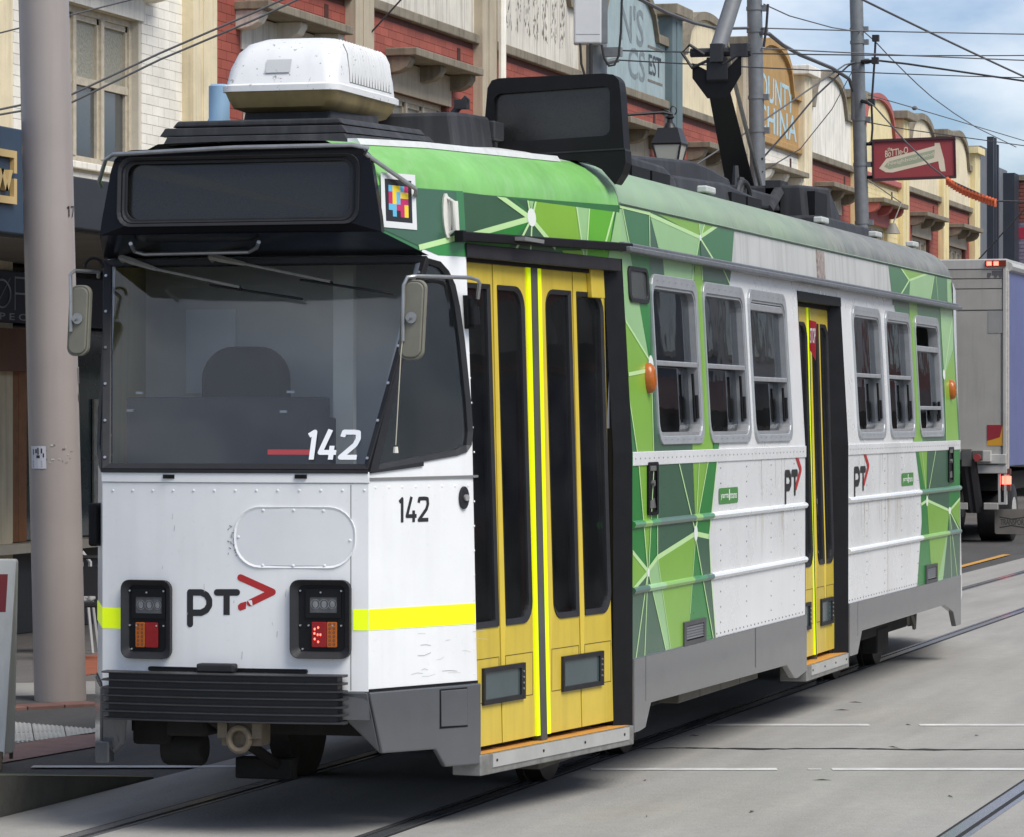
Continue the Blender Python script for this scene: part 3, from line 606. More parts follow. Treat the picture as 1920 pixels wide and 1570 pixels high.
# doors
def make_door(name, m, us, z0, z1, lab, rubx=None, zg0=0.98, low=None, hinge_side=True):
    d = MB(); ua, ub = us[0][0], us[-1][1]
    d.plate(m, [(ua - .03, z1 - .01), (ub + .03, z1 - .01), (ub + .03, z1 + .05), (ua - .03, z1 + .05)], -.07, .02)
    dr = d.build(name, m_blackm, TR, label=lab)
    for k, (p, q) in enumerate(us):
        inner_right = k % 2 == 0 if k < 2 else k % 2 == 0      # folding pairs
        st = .022 * (q - p) / .30
        L_, R_ = (p + .035, q - .05) if k in (1,) else ((p + .05, q - .035) if k == 2 else ((p + .035, q - .035)))
        if k == 0: L_, R_ = p + .02, q - .045
        if k == 3: L_, R_ = p + .03, q - .045
        rr = {0: (.01, .01, .01, .01), 1: (.01, .11, .11, .01), 2: (.11, .01, .01, .11), 3: (.01, .11, .11, .01)}[k]
        f = MB(); hole = rrect(L_, zg0, R_, z1 - .115, k=5, rs=rr)
        holed(f, m, [(p, z0), (q, z0), (q, z1), (p, z1)], [hole], 0.0, .045); f.sheet(m, [(p, z0), (q, z0), (q, z0 + .6), (p, z0 + .6)], -.044)
        lf = f.build('leaf', m_yel, dr)
        g = MB(); inn = rrect(L_ + .022, zg0 + .03, R_ - .022, z1 - .14, k=5, rs=tuple(max(.008, x - .02) for x in rr)); g.ring(m, hole, inn, -.04, .006, di=-.006); g.build('gasket', m_rub, dr)
        pn = MB(); pn.plate(m, rrect(L_ + .01, zg0 + .01, R_ - .01, z1 - .125, k=5, rs=rr), -.022, -.016); pn.build('pane', m_gl, dr)
        e = MB()                                              # pressed panel outline low on the leaf
        a0, a1, b0, b1 = p + .03, q - .04, z0 + .22, zg0 - .16
        for (x0, y0, x1, y1) in ((a0, b0, a1, b0 + .004), (a0, b1, a1, b1 + .004), (a0, b0, a0 + .004, b1), (a1, b0, a1 + .004, b1)): e.plate(m, [(x0, y0), (x1, y0), (x1, y1), (x0, y1)], 0, .0012)
        e.build('panel_joint', mat('joint_brown', rgb(92, 76, 30), .7, var=.1), dr)
    for x0, x1 in ((us[1][1], us[1][1] + .046 * rubx), (us[2][0] - .062 * rubx, us[2][0])):
        e = MB(); e.plate(m, [(x0, z0 + .0), (x1, z0 + .0), (x1, z1), (x0, z1)], -.03, .010); e.build('edge_strip', m_flu, dr)
    e = MB(); e.plate(m, [(us[1][1] + .046 * rubx, z0 - .03), (us[2][0] - .062 * rubx, z0 - .03), (us[2][0] - .062 * rubx, z1 + .01), (us[1][1] + .046 * rubx, z1 + .01)], -.04, .016); e.build('centre_rubber', mat('centre_seal', rgb(78, 78, 74), .7, var=.2), dr)
    for (x0, x1) in low:
        e = MB(); e.ring(m, [(x0, .585), (x1, .585), (x1, .775), (x0, .775)], [(x0 + .02, .610), (x1 - .055, .610), (x1 - .055, .750), (x0 + .02, .750)], 0, .016); e.build('kick_window_frame', m_rub, dr)
        e = MB(); e.plate(m, [(x0 + .02, .610), (x1 - .055, .610), (x1 - .055, .750), (x0 + .02, .750)], .001, .006); e.build('kick_window', mat('kick_glass', rgb(66, 80, 82), .12, var=.15, scale=4, spec=.7), dr)
        e = MB()
        for zz in (.64, .67, .70, .73): e.cyl(m(x1 - .03, zz, .016), m(x1 - .03, zz, .021), .006, 6)
        e.build('screw', m_alu, dr)
    return dr
mD1, iD1, LD1 = side_m((.985, .80), (1.252, 2.75))
X = lambda x: iD1(x, 1100)[0]
us1 = [(X(886), X(941)), (X(943), X(1004)), (X(1030), X(1090)), (X(1092), X(1150))]
d1 = make_door('front_door', mD1, us1, .375, 2.865, 'yellow four-leaf folding front door with dark glass', 1.0, .98, [(X(903), X(981)), (X(1052), X(1128))])
b = MB(); b.plate(mD1, [(X(1117), 2.72), (X(1141), 2.72), (X(1141), 2.885), (X(1117), 2.885)], .0, .03); b.build('latch_box', m_yel, TR, bevel=.004)
mD2, iD2, _ = side_m((1.255, 7.0), (1.255, 10.0))
q0, q1 = .755, 2.20; w4 = (q1 - q0 - .07) / 4
us2 = [(q0, q0 + w4 - .003), (q0 + w4, q0 + 2 * w4 - .003), (q0 + 2 * w4 + .07, q0 + 3 * w4 + .067), (q0 + 3 * w4 + .07, q1)]
d2 = make_door('middle_door', mD2, us2, .395, 2.845, 'yellow four-leaf folding middle door', .8, 1.02, [(q0 + .1, q0 + 2 * w4 - .16), (q0 + 2 * w4 + .22, q1 - .10)])
# door surrounds, jambs and steps
b = MB(); b.add([(1.252, 2.75, .34), (1.337, 2.85, .31), (1.337, 2.85, 1.865), (1.252, 2.75, 1.865), (1.252 - ins(2.99), 2.75, 2.99), (1.337 - ins(2.99), 2.85, 2.99)], [(0, 1, 2, 3), (3, 2, 5, 4)])
b.box(1.10, 2.76, .34, 1.25, 2.84, 2.0)
b.build('door_jamb', m_blackm, TR, recalc=False)
b = MB(); b.plate(mDF, [(-.01, 2.875), (LDF - .04, 2.875), (LDF - .04, 2.945), (-.01, 2.945)], -.06, .012); b.build('door_header', m_rub, TR, bevel=.004)
b = MB()
for y0, y1 in ((D2[0] - .0, D2[0] + .02), (D2[1] - .13, D2[1])):
    b.add([(1.24, y0 if y0 < 8 else y0 + .0, .34), (1.338, y0 if y0 < 8 else y1, .34), (1.338, y0 if y0 < 8 else y1, 1.865), (1.24, y0, 1.865), (1.338 - ins(2.9), y0 if y0 < 8 else y1, 2.9), (1.24 - ins(2.9), y0, 2.9)], [(0, 1, 2, 3), (3, 2, 4, 5)])
b.plate(mSL, [(D2[0], 2.865), (D2[1], 2.865), (D2[1], 2.93), (D2[0], 2.93)], -.09, .006)
b.build('door_jamb', m_blackm, TR, recalc=False)
m_tread = mat('step_tread', rgb(196, 140, 62), .7, var=.2, scale=14, bump=.1)
def step(m, u0, u1, z, out, dep):
    s = MB(); s.plate(m, [(u0, z - .105), (u1, z - .105), (u1, z), (u0, z)], -dep, out); st = s.build('step', mat('step_frame', rgb(150, 150, 146), .45, metal=.5, var=.3, scale=12), TR, bevel=.006)
    t = MB(); t.add([m(u0 + .02, z + .002, -dep), m(u1 - .02, z + .002, -dep), m(u1 - .02, z + .002, out - .01), m(u0 + .02, z + .002, out - .01)], [(0, 1, 2, 3)]); t.build('tread', m_tread, st, recalc=False)
    n = MB(); n.plate(m, [(u0 + .14, z - .072), (u1 - .08, z - .072), (u1 - .08, z - .004), (u0 + .14, z - .004)], out, out + .006); n.build('nosing', mat('nosing_alu', rgb(190, 190, 186), .4, metal=.3, var=.15), st)
    k = MB()
    for f in (.02, .35, .66, .97): k.cyl(m(u0 + .15 + f * (u1 - u0 - .25), z - .038, out + .006), m(u0 + .15 + f * (u1 - u0 - .25), z - .038, out + .01), .008, 6)
    k.build('bolt', m_under, st)
step(mDF, .0, LDF - .02, .345, .02, .14)
step(mSL, D2[0] + .01, D2[1] - .01, .36, .01, .18)
b = MB(); b.plate(mDF, [(-.12, 2.952), (LDF + .06, 2.99), (LDF + .06, 3.035), (-.12, 3.0)], .0, .05); b.plate(mDF, [(-.14, 2.945), (-.10, 2.945), (-.10, 3.005), (-.14, 3.005)], .0, .055)
b.build('door_rain_rail', m_blackm, TR, bevel=.006)
# ---------------- cab: angled sides, front panel, windscreen, destination box
SUR = [(.035, 1.800), (.36, 1.835), (.66, 1.868), (.735, 1.885), (.775, 1.92), (.792, 1.99), (.787, 2.15), (.765, 2.45), (.742, 2.62), (.715, 2.73), (.67, 2.80), (.61, 2.845), (.50, 2.862)]
for sgn, m in ((1, mCAB), (-1, mCABm)):
    b = MB(); outer = [(0, .715), (LCAB, .715), (LCAB, 3.0), (.50, 3.0), (.475, 2.866), (.0, 1.79)]
    holed(b, m, outer, [SUR], 0.0, .03); b.build('cab_side_panel', m_front, TR)
    gi = [(u + (0.034 if u < .2 else (-.028 if u > .7 else 0.0)) + (.03 if .45 < u < .55 else 0), v + (.028 if v < 1.9 else (-.03 if v > 2.78 else 0))) for u, v in SUR]
    b = MB(); b.ring(m, SUR, gi, -.03, .008, di=-.004); cw = b.build('cab_side_window', m_rub, TR)
    b = MB(); b.plate(m, gi, -.022, -.016); b.build('pane', m_ws, cw)
    b = MB(); b.plate(m, [(-.002, 1.79), (.06, 1.80), (.50, 2.868), (.475, 2.868)], 0, .010); b.plate(m, [(-.002, 1.785), (.40, 1.818), (.40, 1.84), (.03, 1.80)], 0, .0095); b.build('a_pillar', m_rub, TR)
    if sgn > 0:
        g2 = [((u - .42) * .80 + .45, (v - 2.3) * .88 + 2.29) for u, v in gi]; g3 = [((u - .42) * .77 + .45, (v - 2.3) * .86 + 2.29) for u, v in gi]
        b = MB(); b.ring(m, g2, g3, -.05, -.03); b.build('inner_frame', m_rub, cw)
mF = lambda u, v, d=0.0: Vector((u, .06 * (abs(u) / .72) ** 2 - d, v))
def front_strip(b, z0, z1, d=0.0, u0=-.70, u1=.70, n=14, mi=0):
    us = [u0 + (u1 - u0) * i / n for i in range(n + 1)]
    b.loft([[mF(u, z0, d), mF(u, z1, d), mF(u, z1, d - .03), mF(u, z0, d - .03)] for u in us], mi, closed=True, caps=True, smooth=True)
b = MB(); front_strip(b, .715, 1.735); b.build('front_panel', m_front, TR)
b = MB(); front_strip(b, 1.737, 1.792, .006, -.705, .705); b.build('windscreen_ledge', m_front, TR, bevel=.004)
b = MB(); front_strip(b, .575, .713, -.002, -.70, .70); b.build('front_apron', m_grey, TR)
# windscreen
WB, WT = Vector((0, .055, 1.80)), Vector((0, .49, 2.866)); wsv = WT - WB; WSL = wsv.length; wsn = Vector((0, -wsv.z, wsv.y)).normalized()
mW = lambda u, v, d=0.0: WB + wsv * (v / WSL) + Vector((u, 0, 0)) + wsn * d
hw = lambda v: .70 + .17 * v / WSL
wo = [(-hw(0), 0), (hw(0), 0), (hw(WSL), WSL), (-hw(WSL), WSL)]; wi = [(-hw(.035) + .045, .035), (hw(.035) - .03, .035), (hw(WSL - .03) - .03, WSL - .03), (-hw(WSL - .03) + .045, WSL - .03)]
b = MB(); b.ring(mW, wo, wi, -.03, .012, di=.002); ws = b.build('windscreen', m_rub, TR, bevel=.004)
b = MB(); b.plate(mW, wi, -.012, -.005); b.build('pane', m_ws, ws)
b = MB()
for k in range(6):
    v = .06 + k * .2; 
    for sx in (-1, 1): b.cyl(mW(sx * (hw(v) - .018), v, .010), mW(sx * (hw(v) - .018), v, .016), .008, 6)
b.build('screw', m_alu, ws)
b = MB(); front_strip(b, 1.785, 1.802, .012, -.70, .70); b.build('windscreen_sill', m_rub, TR)
b = MB()
for x in (.315, .62): pass
for px in (320, 567): b = MB(); p = onL(px, 893, .03); b.box(p.x - .03, -.0, p.z - .012, p.x + .03, .05, p.z + .008); b.cyl((p.x, -.004, p.z), (p.x, -.012, p.z), .008, 6); b.build('sill_clip', m_blackm, TR)
# the number on the glass and on the cab side (narrow round-cornered numerals)
def numeral(b, m, ch, u, v, w, h, t, d, mi=0):
    f = lambda a, c: (u + a * w, v + c * h)
    P = {'1': [[(.25, .80), (.62, 1.0 - t / h / 2), (.62, 0)]], '4': [[(.98, .24), (.06, .24), (.50, 1.0)], [(.70, .0), (.70, .46)]],
         '2': [[(.04, .76), (.10, .92), (.32, 1 - t / h / 2), (.66, 1 - t / h / 2), (.90, .90), (.94, .70), (.80, .50), (.06, t / h / 2), (.98, t / h / 2)]], '7': [[(.02, 1 - t / h / 2), (.95, 1 - t / h / 2), (.35, 0)]]}[ch]
    for k, s in enumerate(P): b.stroke(m, [f(*p) for p in s], t, d + k * .0004, mi)
m_num = mat('number_white', rgb(235, 237, 238), .45, var=.03)
def wsxy(x, y): p = onP(x, y, tuple(WB), wsn); return (p.x, (p - WB).dot(wsv) / WSL)
b = MB(); a0 = wsxy(570, 862); a1 = wsxy(676, 806)
W_ = a1[0] - a0[0]; H_ = a1[1] - a0[1]
for ch, f0, f1 in (('1', -.03, .24), ('4', .27, .60), ('2', .665, 1.0)): numeral(b, mW, ch, a0[0] + f0 * W_, a0[1], (f1 - f0) * W_, H_, .026, .0003)
b.build('fleet_number', m_num, TR, recalc=False, label='white fleet number 142 on the windscreen')
b = MB(); a0 = iCAB(745, 980); a1 = iCAB(803, 931); W_ = a1[0] - a0[0]; H_ = a1[1] - a0[1]
for ch, f0, f1 in (('1', .0, .24), ('4', .28, .62), ('2', .67, 1.0)): numeral(b, mCAB, ch, a0[0] + f0 * W_, a0[1], (f1 - f0) * W_, H_, .019, .002)
b.build('fleet_number', m_ink, TR, recalc=False, label='black fleet number 142 on the white cab side')
# front graphics: pT chevron logo, hi-vis tape
b = MB(); fu = lambda x, y: (lambda p: (p.x, p.z))(onL(x, y, .02))
Zl = lambda x, y: fu(200 + x / 4.0, 1060 + y / 4.0)
b.stroke(mF, [Zl(634, 440), Zl(634, 203)], .033, .0014, 0, True)
b.stroke(mF, [Zl(640, 203), Zl(720, 203), Zl(758, 222), Zl(780, 258), Zl(780, 300), Zl(758, 335), Zl(720, 355), Zl(640, 355)], .032, .0016, 0, True)
b.stroke(mF, [Zl(838, 203), Zl(988, 203)], .033, .0014, 0, True); b.stroke(mF, [Zl(911, 203), Zl(911, 372)], .033, .0016, 0)
b.stroke(mF, [Zl(1015, 92), Zl(1252, 200), Zl(1085, 282)], .034, .0014, 1, True)
b.sheet(mF, [Zl(995, 300), Zl(1015, 282), Zl(1058, 270), Zl(1055, 325), Zl(1012, 340), Zl(998, 328)], .0014, 1)
b.sheet(mF, [Zl(1068, 262), Zl(1100, 262), Zl(1105, 305), Zl(1092, 300)], .0021, 2)
b.build('front_logo', [m_ink, m_red, m_front], TR, recalc=False, label='black pT letters and red chevron on the front')
for mq, pq in ((mF, rp_((-.70, 1.005, -.592, 1.108))), (mF, rp_((.625, 1.015, .70, 1.118))), (mCAB, rp_((0.0, 1.015, .805, 1.118))), (mCABm, rp_((0.0, 1.005, .805, 1.108)))):
    b = MB(); b.wrap(mq, pq, .002); b.build('reflective_tape', m_flu, TR, recalc=False)
# scuffs and chips in the paint
random.seed(21); b = MB()
for i in range(13):
    u, v = random.uniform(.30, .80), random.uniform(.76, 1.0); l = random.uniform(.01, .12); b.stroke(mCAB, [(u, v), (u + l * .5, v + random.uniform(-.004, .006)), (u + l, v + random.uniform(-.01, .012))], random.uniform(.0008, .0022), .0022 + i * .00002, i % 2)
for i in range(26):
    x, y = random.gauss(437, 4), random.uniform(985, 1042); u, v = fu(x + (y - 1010) * .12, y); b.stroke(mF, [(u, v), (u + random.uniform(-.012, .012), v + random.uniform(-.01, .012))], random.uniform(.002, .006), .0022 + i * .00002, 0)
for i in range(16):
    u, v = random.uniform(-.6, .6), random.uniform(.84, 1.65); b.stroke(mF, [(u, v), (u + random.uniform(-.006, .006), v - random.uniform(.005, .04))], .002, .0022 + i * .00002, i % 2)
b.build('paint_scuffs', [mat('scuff_dark', rgb(150, 148, 144), .7, var=.3, scale=40), mat('scuff_mid', rgb(186, 184, 180), .7, var=.2, scale=40)], TR, kind='stuff', recalc=False)
# inspection hatch, oval with fine raised rim
b = MB(); p0 = fu(442, 1064); p1 = fu(664, 951)
oo = rrect(p0[0], p0[1], p1[0], p1[1], .135, 7); oi = rrect(p0[0] + .012, p0[1] + .012, p1[0] - .012, p1[1] - .012, .124, 7)
b.ring(mF, oo, oi, 0, .007, di=.002); hat = b.build('front_hatch', m_front, TR, bevel=.002)
b = MB(); b.wrap(mF, oi, .0025); b.build('hatch_lid', mat('hatch_white', rgb(224, 226, 226), .32, var=.04, coat=.3), hat, recalc=False)
b = MB()
for x, y in ((496, 957), (552, 957), (606, 958), (450, 1007), (654, 1014), (495, 1060), (551, 1061), (608, 1061)): u, v = fu(x, y); rivet(mF, u, v, .009, 0, .003)
for i in range(13): u, v = fu(208 + i * 39.3, 920); rivet(mF, u, v, .009)
for i in range(8): rivet(mCAB, .05 + i * .1, 1.715, .009)
for i in range(16): rivet(mCAB, .80, .76 + i * .125, .006)
b.build('front_rivets', m_front, TR, kind='stuff', recalc=False)
b = MB(); b.plate(mCAB, [(0, 1.752), (LCAB, 1.756), (LCAB, 1.768), (0, 1.764)], 0, .008); b.plate(mF, [(.612, .72), (.616, .72), (.616, 1.73), (.612, 1.73)], 0, .0008); b.build('panel_joint', mat('joint_grey', rgb(120, 120, 118), .6, var=.1), TR)
# headlight clusters
m_lens = mat('headlamp_glass', rgb(84, 86, 88), .1, var=.25, scale=30, spec=.8); m_chr = mat('lamp_chrome', (.7, .7, .7, 1), .15, metal=1, var=.05)
m_amb = mat('amber_lens', rgb(172, 92, 30), .25, var=.15, scale=40); m_tail = mat('tail_lens', rgb(140, 22, 26), .22, var=.15, scale=40)
m_led = mat('lit_led', (1, .05, .03, 1), .3, var=0, emit=(1, .06, .04, 1), estr=5.0)
for (x0, x1, lit) in ((228, 325, False), (548, 657, True)):
    (u0, v0), (u1, v1) = fu(x0, 1234), fu(x1, 1088); du = u1 - u0
    b = MB(); b.ring(mF, rrect(u0, v0, u1, v1, .045, 5), rrect(u0 + .04, v0 + .035, u1 - .035, v1 - .03, .025, 5), 0, .038, di=.010)
    hl = b.build('headlight_unit', m_rub, TR, bevel=.006)
    b = MB(); b.plate(mF, rrect(u0 + .035, v0 + .03, u1 - .03, v1 - .028, .02, 5), .001, .006); b.build('back_plate', m_blackm, hl)
    a, c = u0 + (.075 if not lit else .095), u1 - (.055 if not lit else .07)
    b = MB(); b.ring(mF, [(a - .02, v0 + .20), (c + .02, v0 + .20), (c + .02, v1 - .045), (a - .02, v1 - .045)], [(a, v0 + .225), (c, v0 + .225), (c, v1 - .085), (a, v1 - .085)], .006, .014); b.build('lamp_bezel', m_blackm, hl)
    b = MB(); b.plate(mF, [(a, v0 + .225), (c, v0 + .225), (c, v1 - .085), (a, v1 - .085)], .006, .010); b.build('headlamp', m_lens, hl)
    b = MB()
    for f, g, r in ((.20, .60, .024), (.52, .60, .024), (.83, .60, .022)):
        b.ring(mF, ellipse(a + f * (c - a), v0 + .225 + g * .07, r, r * 1.05, 12), ellipse(a + f * (c - a), v0 + .225 + g * .07, r * .9, r * .95, 12), .0102, .0112); b.sheet(mF, ellipse(a + f * (c - a), v0 + .225 + g * .07, r * .55, r * .75, 12), .0106)
    b.build('projector_rim', mat('projector_grey', rgb(128, 130, 132), .2, var=.3, scale=60), hl, recalc=False)
    t0, t1 = (a + .0, c - .02) if not lit else (a + .01, c + .0)
    am = (t0, t0 + .42 * (t1 - t0)) if not lit else (t0 + .6 * (t1 - t0), t1); rd = (am[1] + .001, t1) if not lit else (t0, am[0] - .001)
    b = MB(); b.plate(mF, rrect(am[0], v0 + .055, am[1], v0 + .18, .006), .006, .016); il = b.build('indicator_lens', m_amb, hl, bevel=.003)
    b = MB()
    for i in range(2):
        for j in range(6): b.ring(mF, ellipse(am[0] + (.3 + .42 * i) * (am[1] - am[0]), v0 + .07 + j * .0195, .006, .006, 8), ellipse(am[0] + (.3 + .42 * i) * (am[1] - am[0]), v0 + .07 + j * .0195, .0038, .0038, 8), .0162, .0166)
    b.build('led_cluster', m_ink, hl, recalc=False)
    b = MB(); b.plate(mF, rrect(rd[0], v0 + .055, rd[1], v0 + .18, .006), .006, .016); b.build('tail_lens', m_tail, hl, bevel=.003, label='lit red tail lamp' if lit else None)
    if lit:
        b = MB()
        for i, (f, g) in enumerate(((.22, .72), (.45, .78), (.2, .55), (.42, .5), (.22, .33), (.45, .22), (.6, .5))): b.sheet(mF, ellipse(rd[0] + f * (rd[1] - rd[0]), v0 + .055 + g * .125, .0045, .006, 8), .0168)
        b.build('lit_led', m_led, hl, recalc=False)
    b = MB()
    for f, g in ((.16, .86), (.84, .86), (.5, .84), (.16, .42), (.84, .42), (.3, .42), (.7, .42), (.2, .12)): b.cyl(mF(u0 + f * du, v0 + g * (v1 - v0), .006), mF(u0 + f * du, v0 + g * (v1 - v0), .018), .005, 6)
    b.build('screw', m_alu, hl)
# rubber bumper with fins, tow bracket and lifeguard
mB = lambda u, v, d=0.0: Vector((u - .028, -.085 + .05 * (abs(u) / .63) ** 2 - d, v))
b = MB(); us = [-.60 + 1.2 * i / 16 for i in range(17)]
b.loft([[mB(u, .558), mB(u, .795), mB(u, .795, -.10), mB(u, .558, -.10)] for u in us], closed=True); bump = b.build('bumper', m_rub, TR)
for k in range(7):
    z = .563 + k * .0385; b = MB(); us = [-.632 + 1.264 * i / 16 for i in range(17)]
    b.loft([[mB(u, z - .006), mB(u, z - .002, .024), mB(u, z + .002, .024), mB(u, z + .006), mB(u, z + .006, -.06), mB(u, z - .006, -.06)] for u in us], closed=True); b.build('bumper_fin', mat('fin_rubber', (.035, .035, .037, 1), .5, var=.3, scale=10), bump)
b = MB(); b.plate(mF, rrect(-.435, .80, .40, .822, .01), .0, .02); b.build('bumper_slot', m_blackm, TR)
b = MB(); p = fu(378, 1252); q = fu(448, 1236); b.box(p[0], -.06, .80, q[0], .02, .845); b.build('bumper_latch', m_rub, TR, bevel=.01)
b = MB(); b.box(-.04, -.02, .44, .17, .12, .56); tb = b.build('tow_bracket', m_rust, TR, bevel=.008)
b = MB(); c = Vector((.065, -.05, .475)); b.tube([c + Vector((.052 * cos(t), 0, .058 * sin(t))) for t in [2 * pi * i / 20 for i in range(21)]], .016, 8, cap=False); b.build('tow_eye', m_rust, tb)
for x_ in (-.05, .13): b = MB(); b.box(x_, -.045, .48, x_ + .05, -.021, .56); b.build('lug', m_rust, tb)
b = MB(); b.box(-.25, .75, .20, .06, .85, .31); b.tube([(-.16, .15, .56), (-.02, .78, .27)], .03, 6); b.build('lifeguard', m_under, TR, bevel=.01)
for sgn in (1, -1):
    m = mCAB if sgn > 0 else mCABm
    b = MB(); b.plate(m, [(.09, .405), (.49, .398), (.565, .305), (LCAB + .02, .300), (LCAB + .02, .712), (-.005, .712)], -.02, .012)
    if sgn > 0:
        b.loft([[Vector((.70, .045, .712)), Vector((.735, .14, .405)), Vector((.72, .16, .405)), Vector((.68, .06, .712))], [Vector((.56, .03, .712)), Vector((.58, .10, .56)), Vector((.57, .12, .56)), Vector((.55, .05, .712))]], closed=True, smooth=False)
    else:
        b.loft([[Vector((-.70, .045, .712)), Vector((-.72, .10, .33)), Vector((-.70, .12, .33)), Vector((-.68, .06, .712))], [Vector((-.56, .03, .712)), Vector((-.62, .10, .42)), Vector((-.6, .12, .42)), Vector((-.55, .05, .712))]], closed=True, smooth=False)
        b.box(-.735, .04, .33, -.66, .12, .44); 
    cs = b.build('cab_skirt', m_grey, TR, bevel=.008)
    if sgn > 0:
        k = MB(); k.plate(m, [(.525, .51), (.727, .505), (.722, .69), (.522, .69)], .012, .02); k.build('access_flap', m_grey, cs, bevel=.003)
        k = MB(); k.ring(m, [(.517, .50), (.733, .497), (.728, .697), (.517, .697)], [(.525, .51), (.727, .505), (.722, .69), (.522, .69)], .012, .014); k.build('flap_gap', m_blackm, cs)
    b = MB(); b.plate(m, [(.60, .713), (LCAB, .713), (LCAB, .726), (-.0, .726), (-.0, .713)], 0, .006); b.build('skirt_seam', m_blackm, TR)
# round marker lamp on the cab side
b = MB(); b.plate(mCAB, ellipse(.711, 1.655, .036, .058, 18), 0, .014); ml = b.build('marker_lamp', m_rub, TR, bevel=.004)
b = MB(); b.cyl(mCAB(.716, 1.655, .014), mCAB(.716, 1.655, .026), .017, 10); b.build('lamp_bulb', mat('lamp_clear', rgb(150, 150, 150), .15, var=.1), ml)
# destination box and visor
b = MB(); BX = lambda u, v, d=0.0: Vector((u, .125 + .025 * (v - 2.98) / .41 + .03 * (abs(u) / .7) ** 2 - .03 - d, v))
out = [(-.744, 2.975), (.744, 2.975), (.735, 3.05), (.690, 3.30), (.672, 3.355), (.64, 3.388), (.58, 3.402), (0, 3.41), (-.58, 3.402), (-.64, 3.388), (-.672, 3.355), (-.690, 3.30), (-.735, 3.05)]
inn = rrect(-.625, 3.035, .60, 3.345, .06, 4)
holed(b, BX, out, [inn], 0, .05); db = b.build('destination_box', m_black, TR)
b = MB(); b.ring(BX, rrect(-.65, 3.015, .63, 3.365, .07), rrect(-.60, 3.055, .575, 3.33, .05), -.01, .012, di=-.02); b.build('screen_frame', m_rub, db, bevel=.004)
m_scr = mat('display_mesh', (.022, .022, .021, 1), .22, var=.35, scale=160, spec=.6)
b = MB(); b.plate(BX, inn, -.055, -.045); b.build('display', m_scr, db)
b = MB(); n = 10
b.loft([[BX(-.744 + 1.488 * i / n, 2.975), Vector((-.875 + 1.75 * i / n, .495, 2.872))] for i in range(n + 1)], closed=False, caps=False, smooth=False); b.build('visor_underside', m_black, TR, recalc=False)
b = MB(); hnd = [Zq for Zq in ((249, 450), (256, 465), (275, 470), (470, 466), (485, 458), (489, 447))]
b.tube([onP(x, y, (0, .25, 2.93), Vector((0, -.3, -1)).normalized()) + Vector((0, -.03, -.02)) for x, y in hnd], .010, 8); b.build('visor_handle', m_steel, TR)
m_wip = mat('wiper_grey', rgb(140, 138, 130), .5, var=.2, scale=20)
for (pa, pb, pc) in (((232, 490), (300, 513), (455, 546)), ((400, 489), (465, 503), (625, 536))):
    b = MB(); P = [mW(*wsxy(*q), .05) for q in (pa, pb, pc)]
    b.tube([P[0], P[0].lerp(P[1], .3), P[1]], [.016, .020, .011], 6); b.tube([P[1], P[2]], .0075, 6); b.cyl(mW(*wsxy(*pa), 0), P[0], .014, 8); wp = b.build('wiper', m_wip, TR)
    k = MB(); e = wsxy(pc[0] - 60, pc[1] - 8); g = wsxy(pc[0] + 115, pc[1] + 18); k.tube([mW(*e, .02), mW(*g, .02)], .007, 5); k.cyl(P[2], mW(*wsxy(*pc), .02), .009, 6); k.build('wiper_blade', m_rub, wp)
b = MB(); R = lambda x, y, L=.06: onL(x, y, L)
b.tube([R(190, 350, .22), R(186, 340, .18), R(198, 300, .10), R(212, 290), R(440, 277, .03), R(660, 272), R(690, 278), mCAB(.10, 3.36, .0) + Vector((0, -.02, 0)), mCAB(.40, 3.20, .05), mCAB(.44, 3.17, .01)], .011, 8); b.build('front_grab_rail', m_steel, TR)
b = MB(); p = iCAB(838, 405, True); b.plate(mCAB, ellipse(p[0] - .01, p[1], .03, .115, 14), 0, .012); b.tube([mCAB(p[0], p[1] + .09, .01), mCAB(p[0] + .005, p[1] + .07, .045), mCAB(p[0] + .005, p[1] - .07, .045), mCAB(p[0], p[1] - .09, .01)], .009, 6); b.plate(mCAB, [(p[0] + .02, p[1] - .075), (p[0] + .045, p[1] - .075), (p[0] + .045, p[1] + .075), (p[0] + .02, p[1] + .075)], .01, .04); b.build('side_bracket', mat('bracket_white', rgb(215, 214, 205), .5, var=.15, speck=.3), TR)
# colour-block access sticker
b = MB(); Q = lambda x, y: iCAB(*Zf(x, y), True)
b.sheet(mCAB, [Q(377, 330), Q(715, 358), Q(735, 898), Q(390, 868)], .006, 0); b.sheet(mCAB, [Q(415, 393), Q(677, 417), Q(690, 832), Q(430, 808)], .0064, 1)
def blk(i, j, c, w=1, hh=1):
    g = lambda a, e: Q(452 + 38.5 * a + 1.2 * e, 455 + 4 * a + 61 * e); b.sheet(mCAB, [g(i, j), g(i + w, j), g(i + w, j + hh), g(i, j + hh)], .0068 + .00002 * (i + j), c)
CY, YE, MA = 2, 3, 4
for a in ((0, 0, CY), (1, 0, YE, 2), (3, 0, CY), (4, 0, MA), (0, 1, MA, 1, 2), (1, 1, YE, 1, 2), (2, 1, CY, 1, 2), (3, 1, YE, 2), (3, 2, MA, 2), (0, 3, CY, 2), (2, 3, MA, 2), (4, 3, YE, 1, 2), (1, 4, CY), (3, 4, MA)): blk(*a)
b.build('colour_sticker', [mat('sticker_white', rgb(222, 224, 222), .5, var=.05), m_ink, mat('sticker_cyan', rgb(98, 180, 214), .5, var=.03), mat('sticker_yellow', rgb(238, 206, 50), .5, var=.03), mat('sticker_magenta', rgb(190, 45, 100), .5, var=.03)], TR, recalc=False, label='colour-block sticker on a white card beside the destination box')
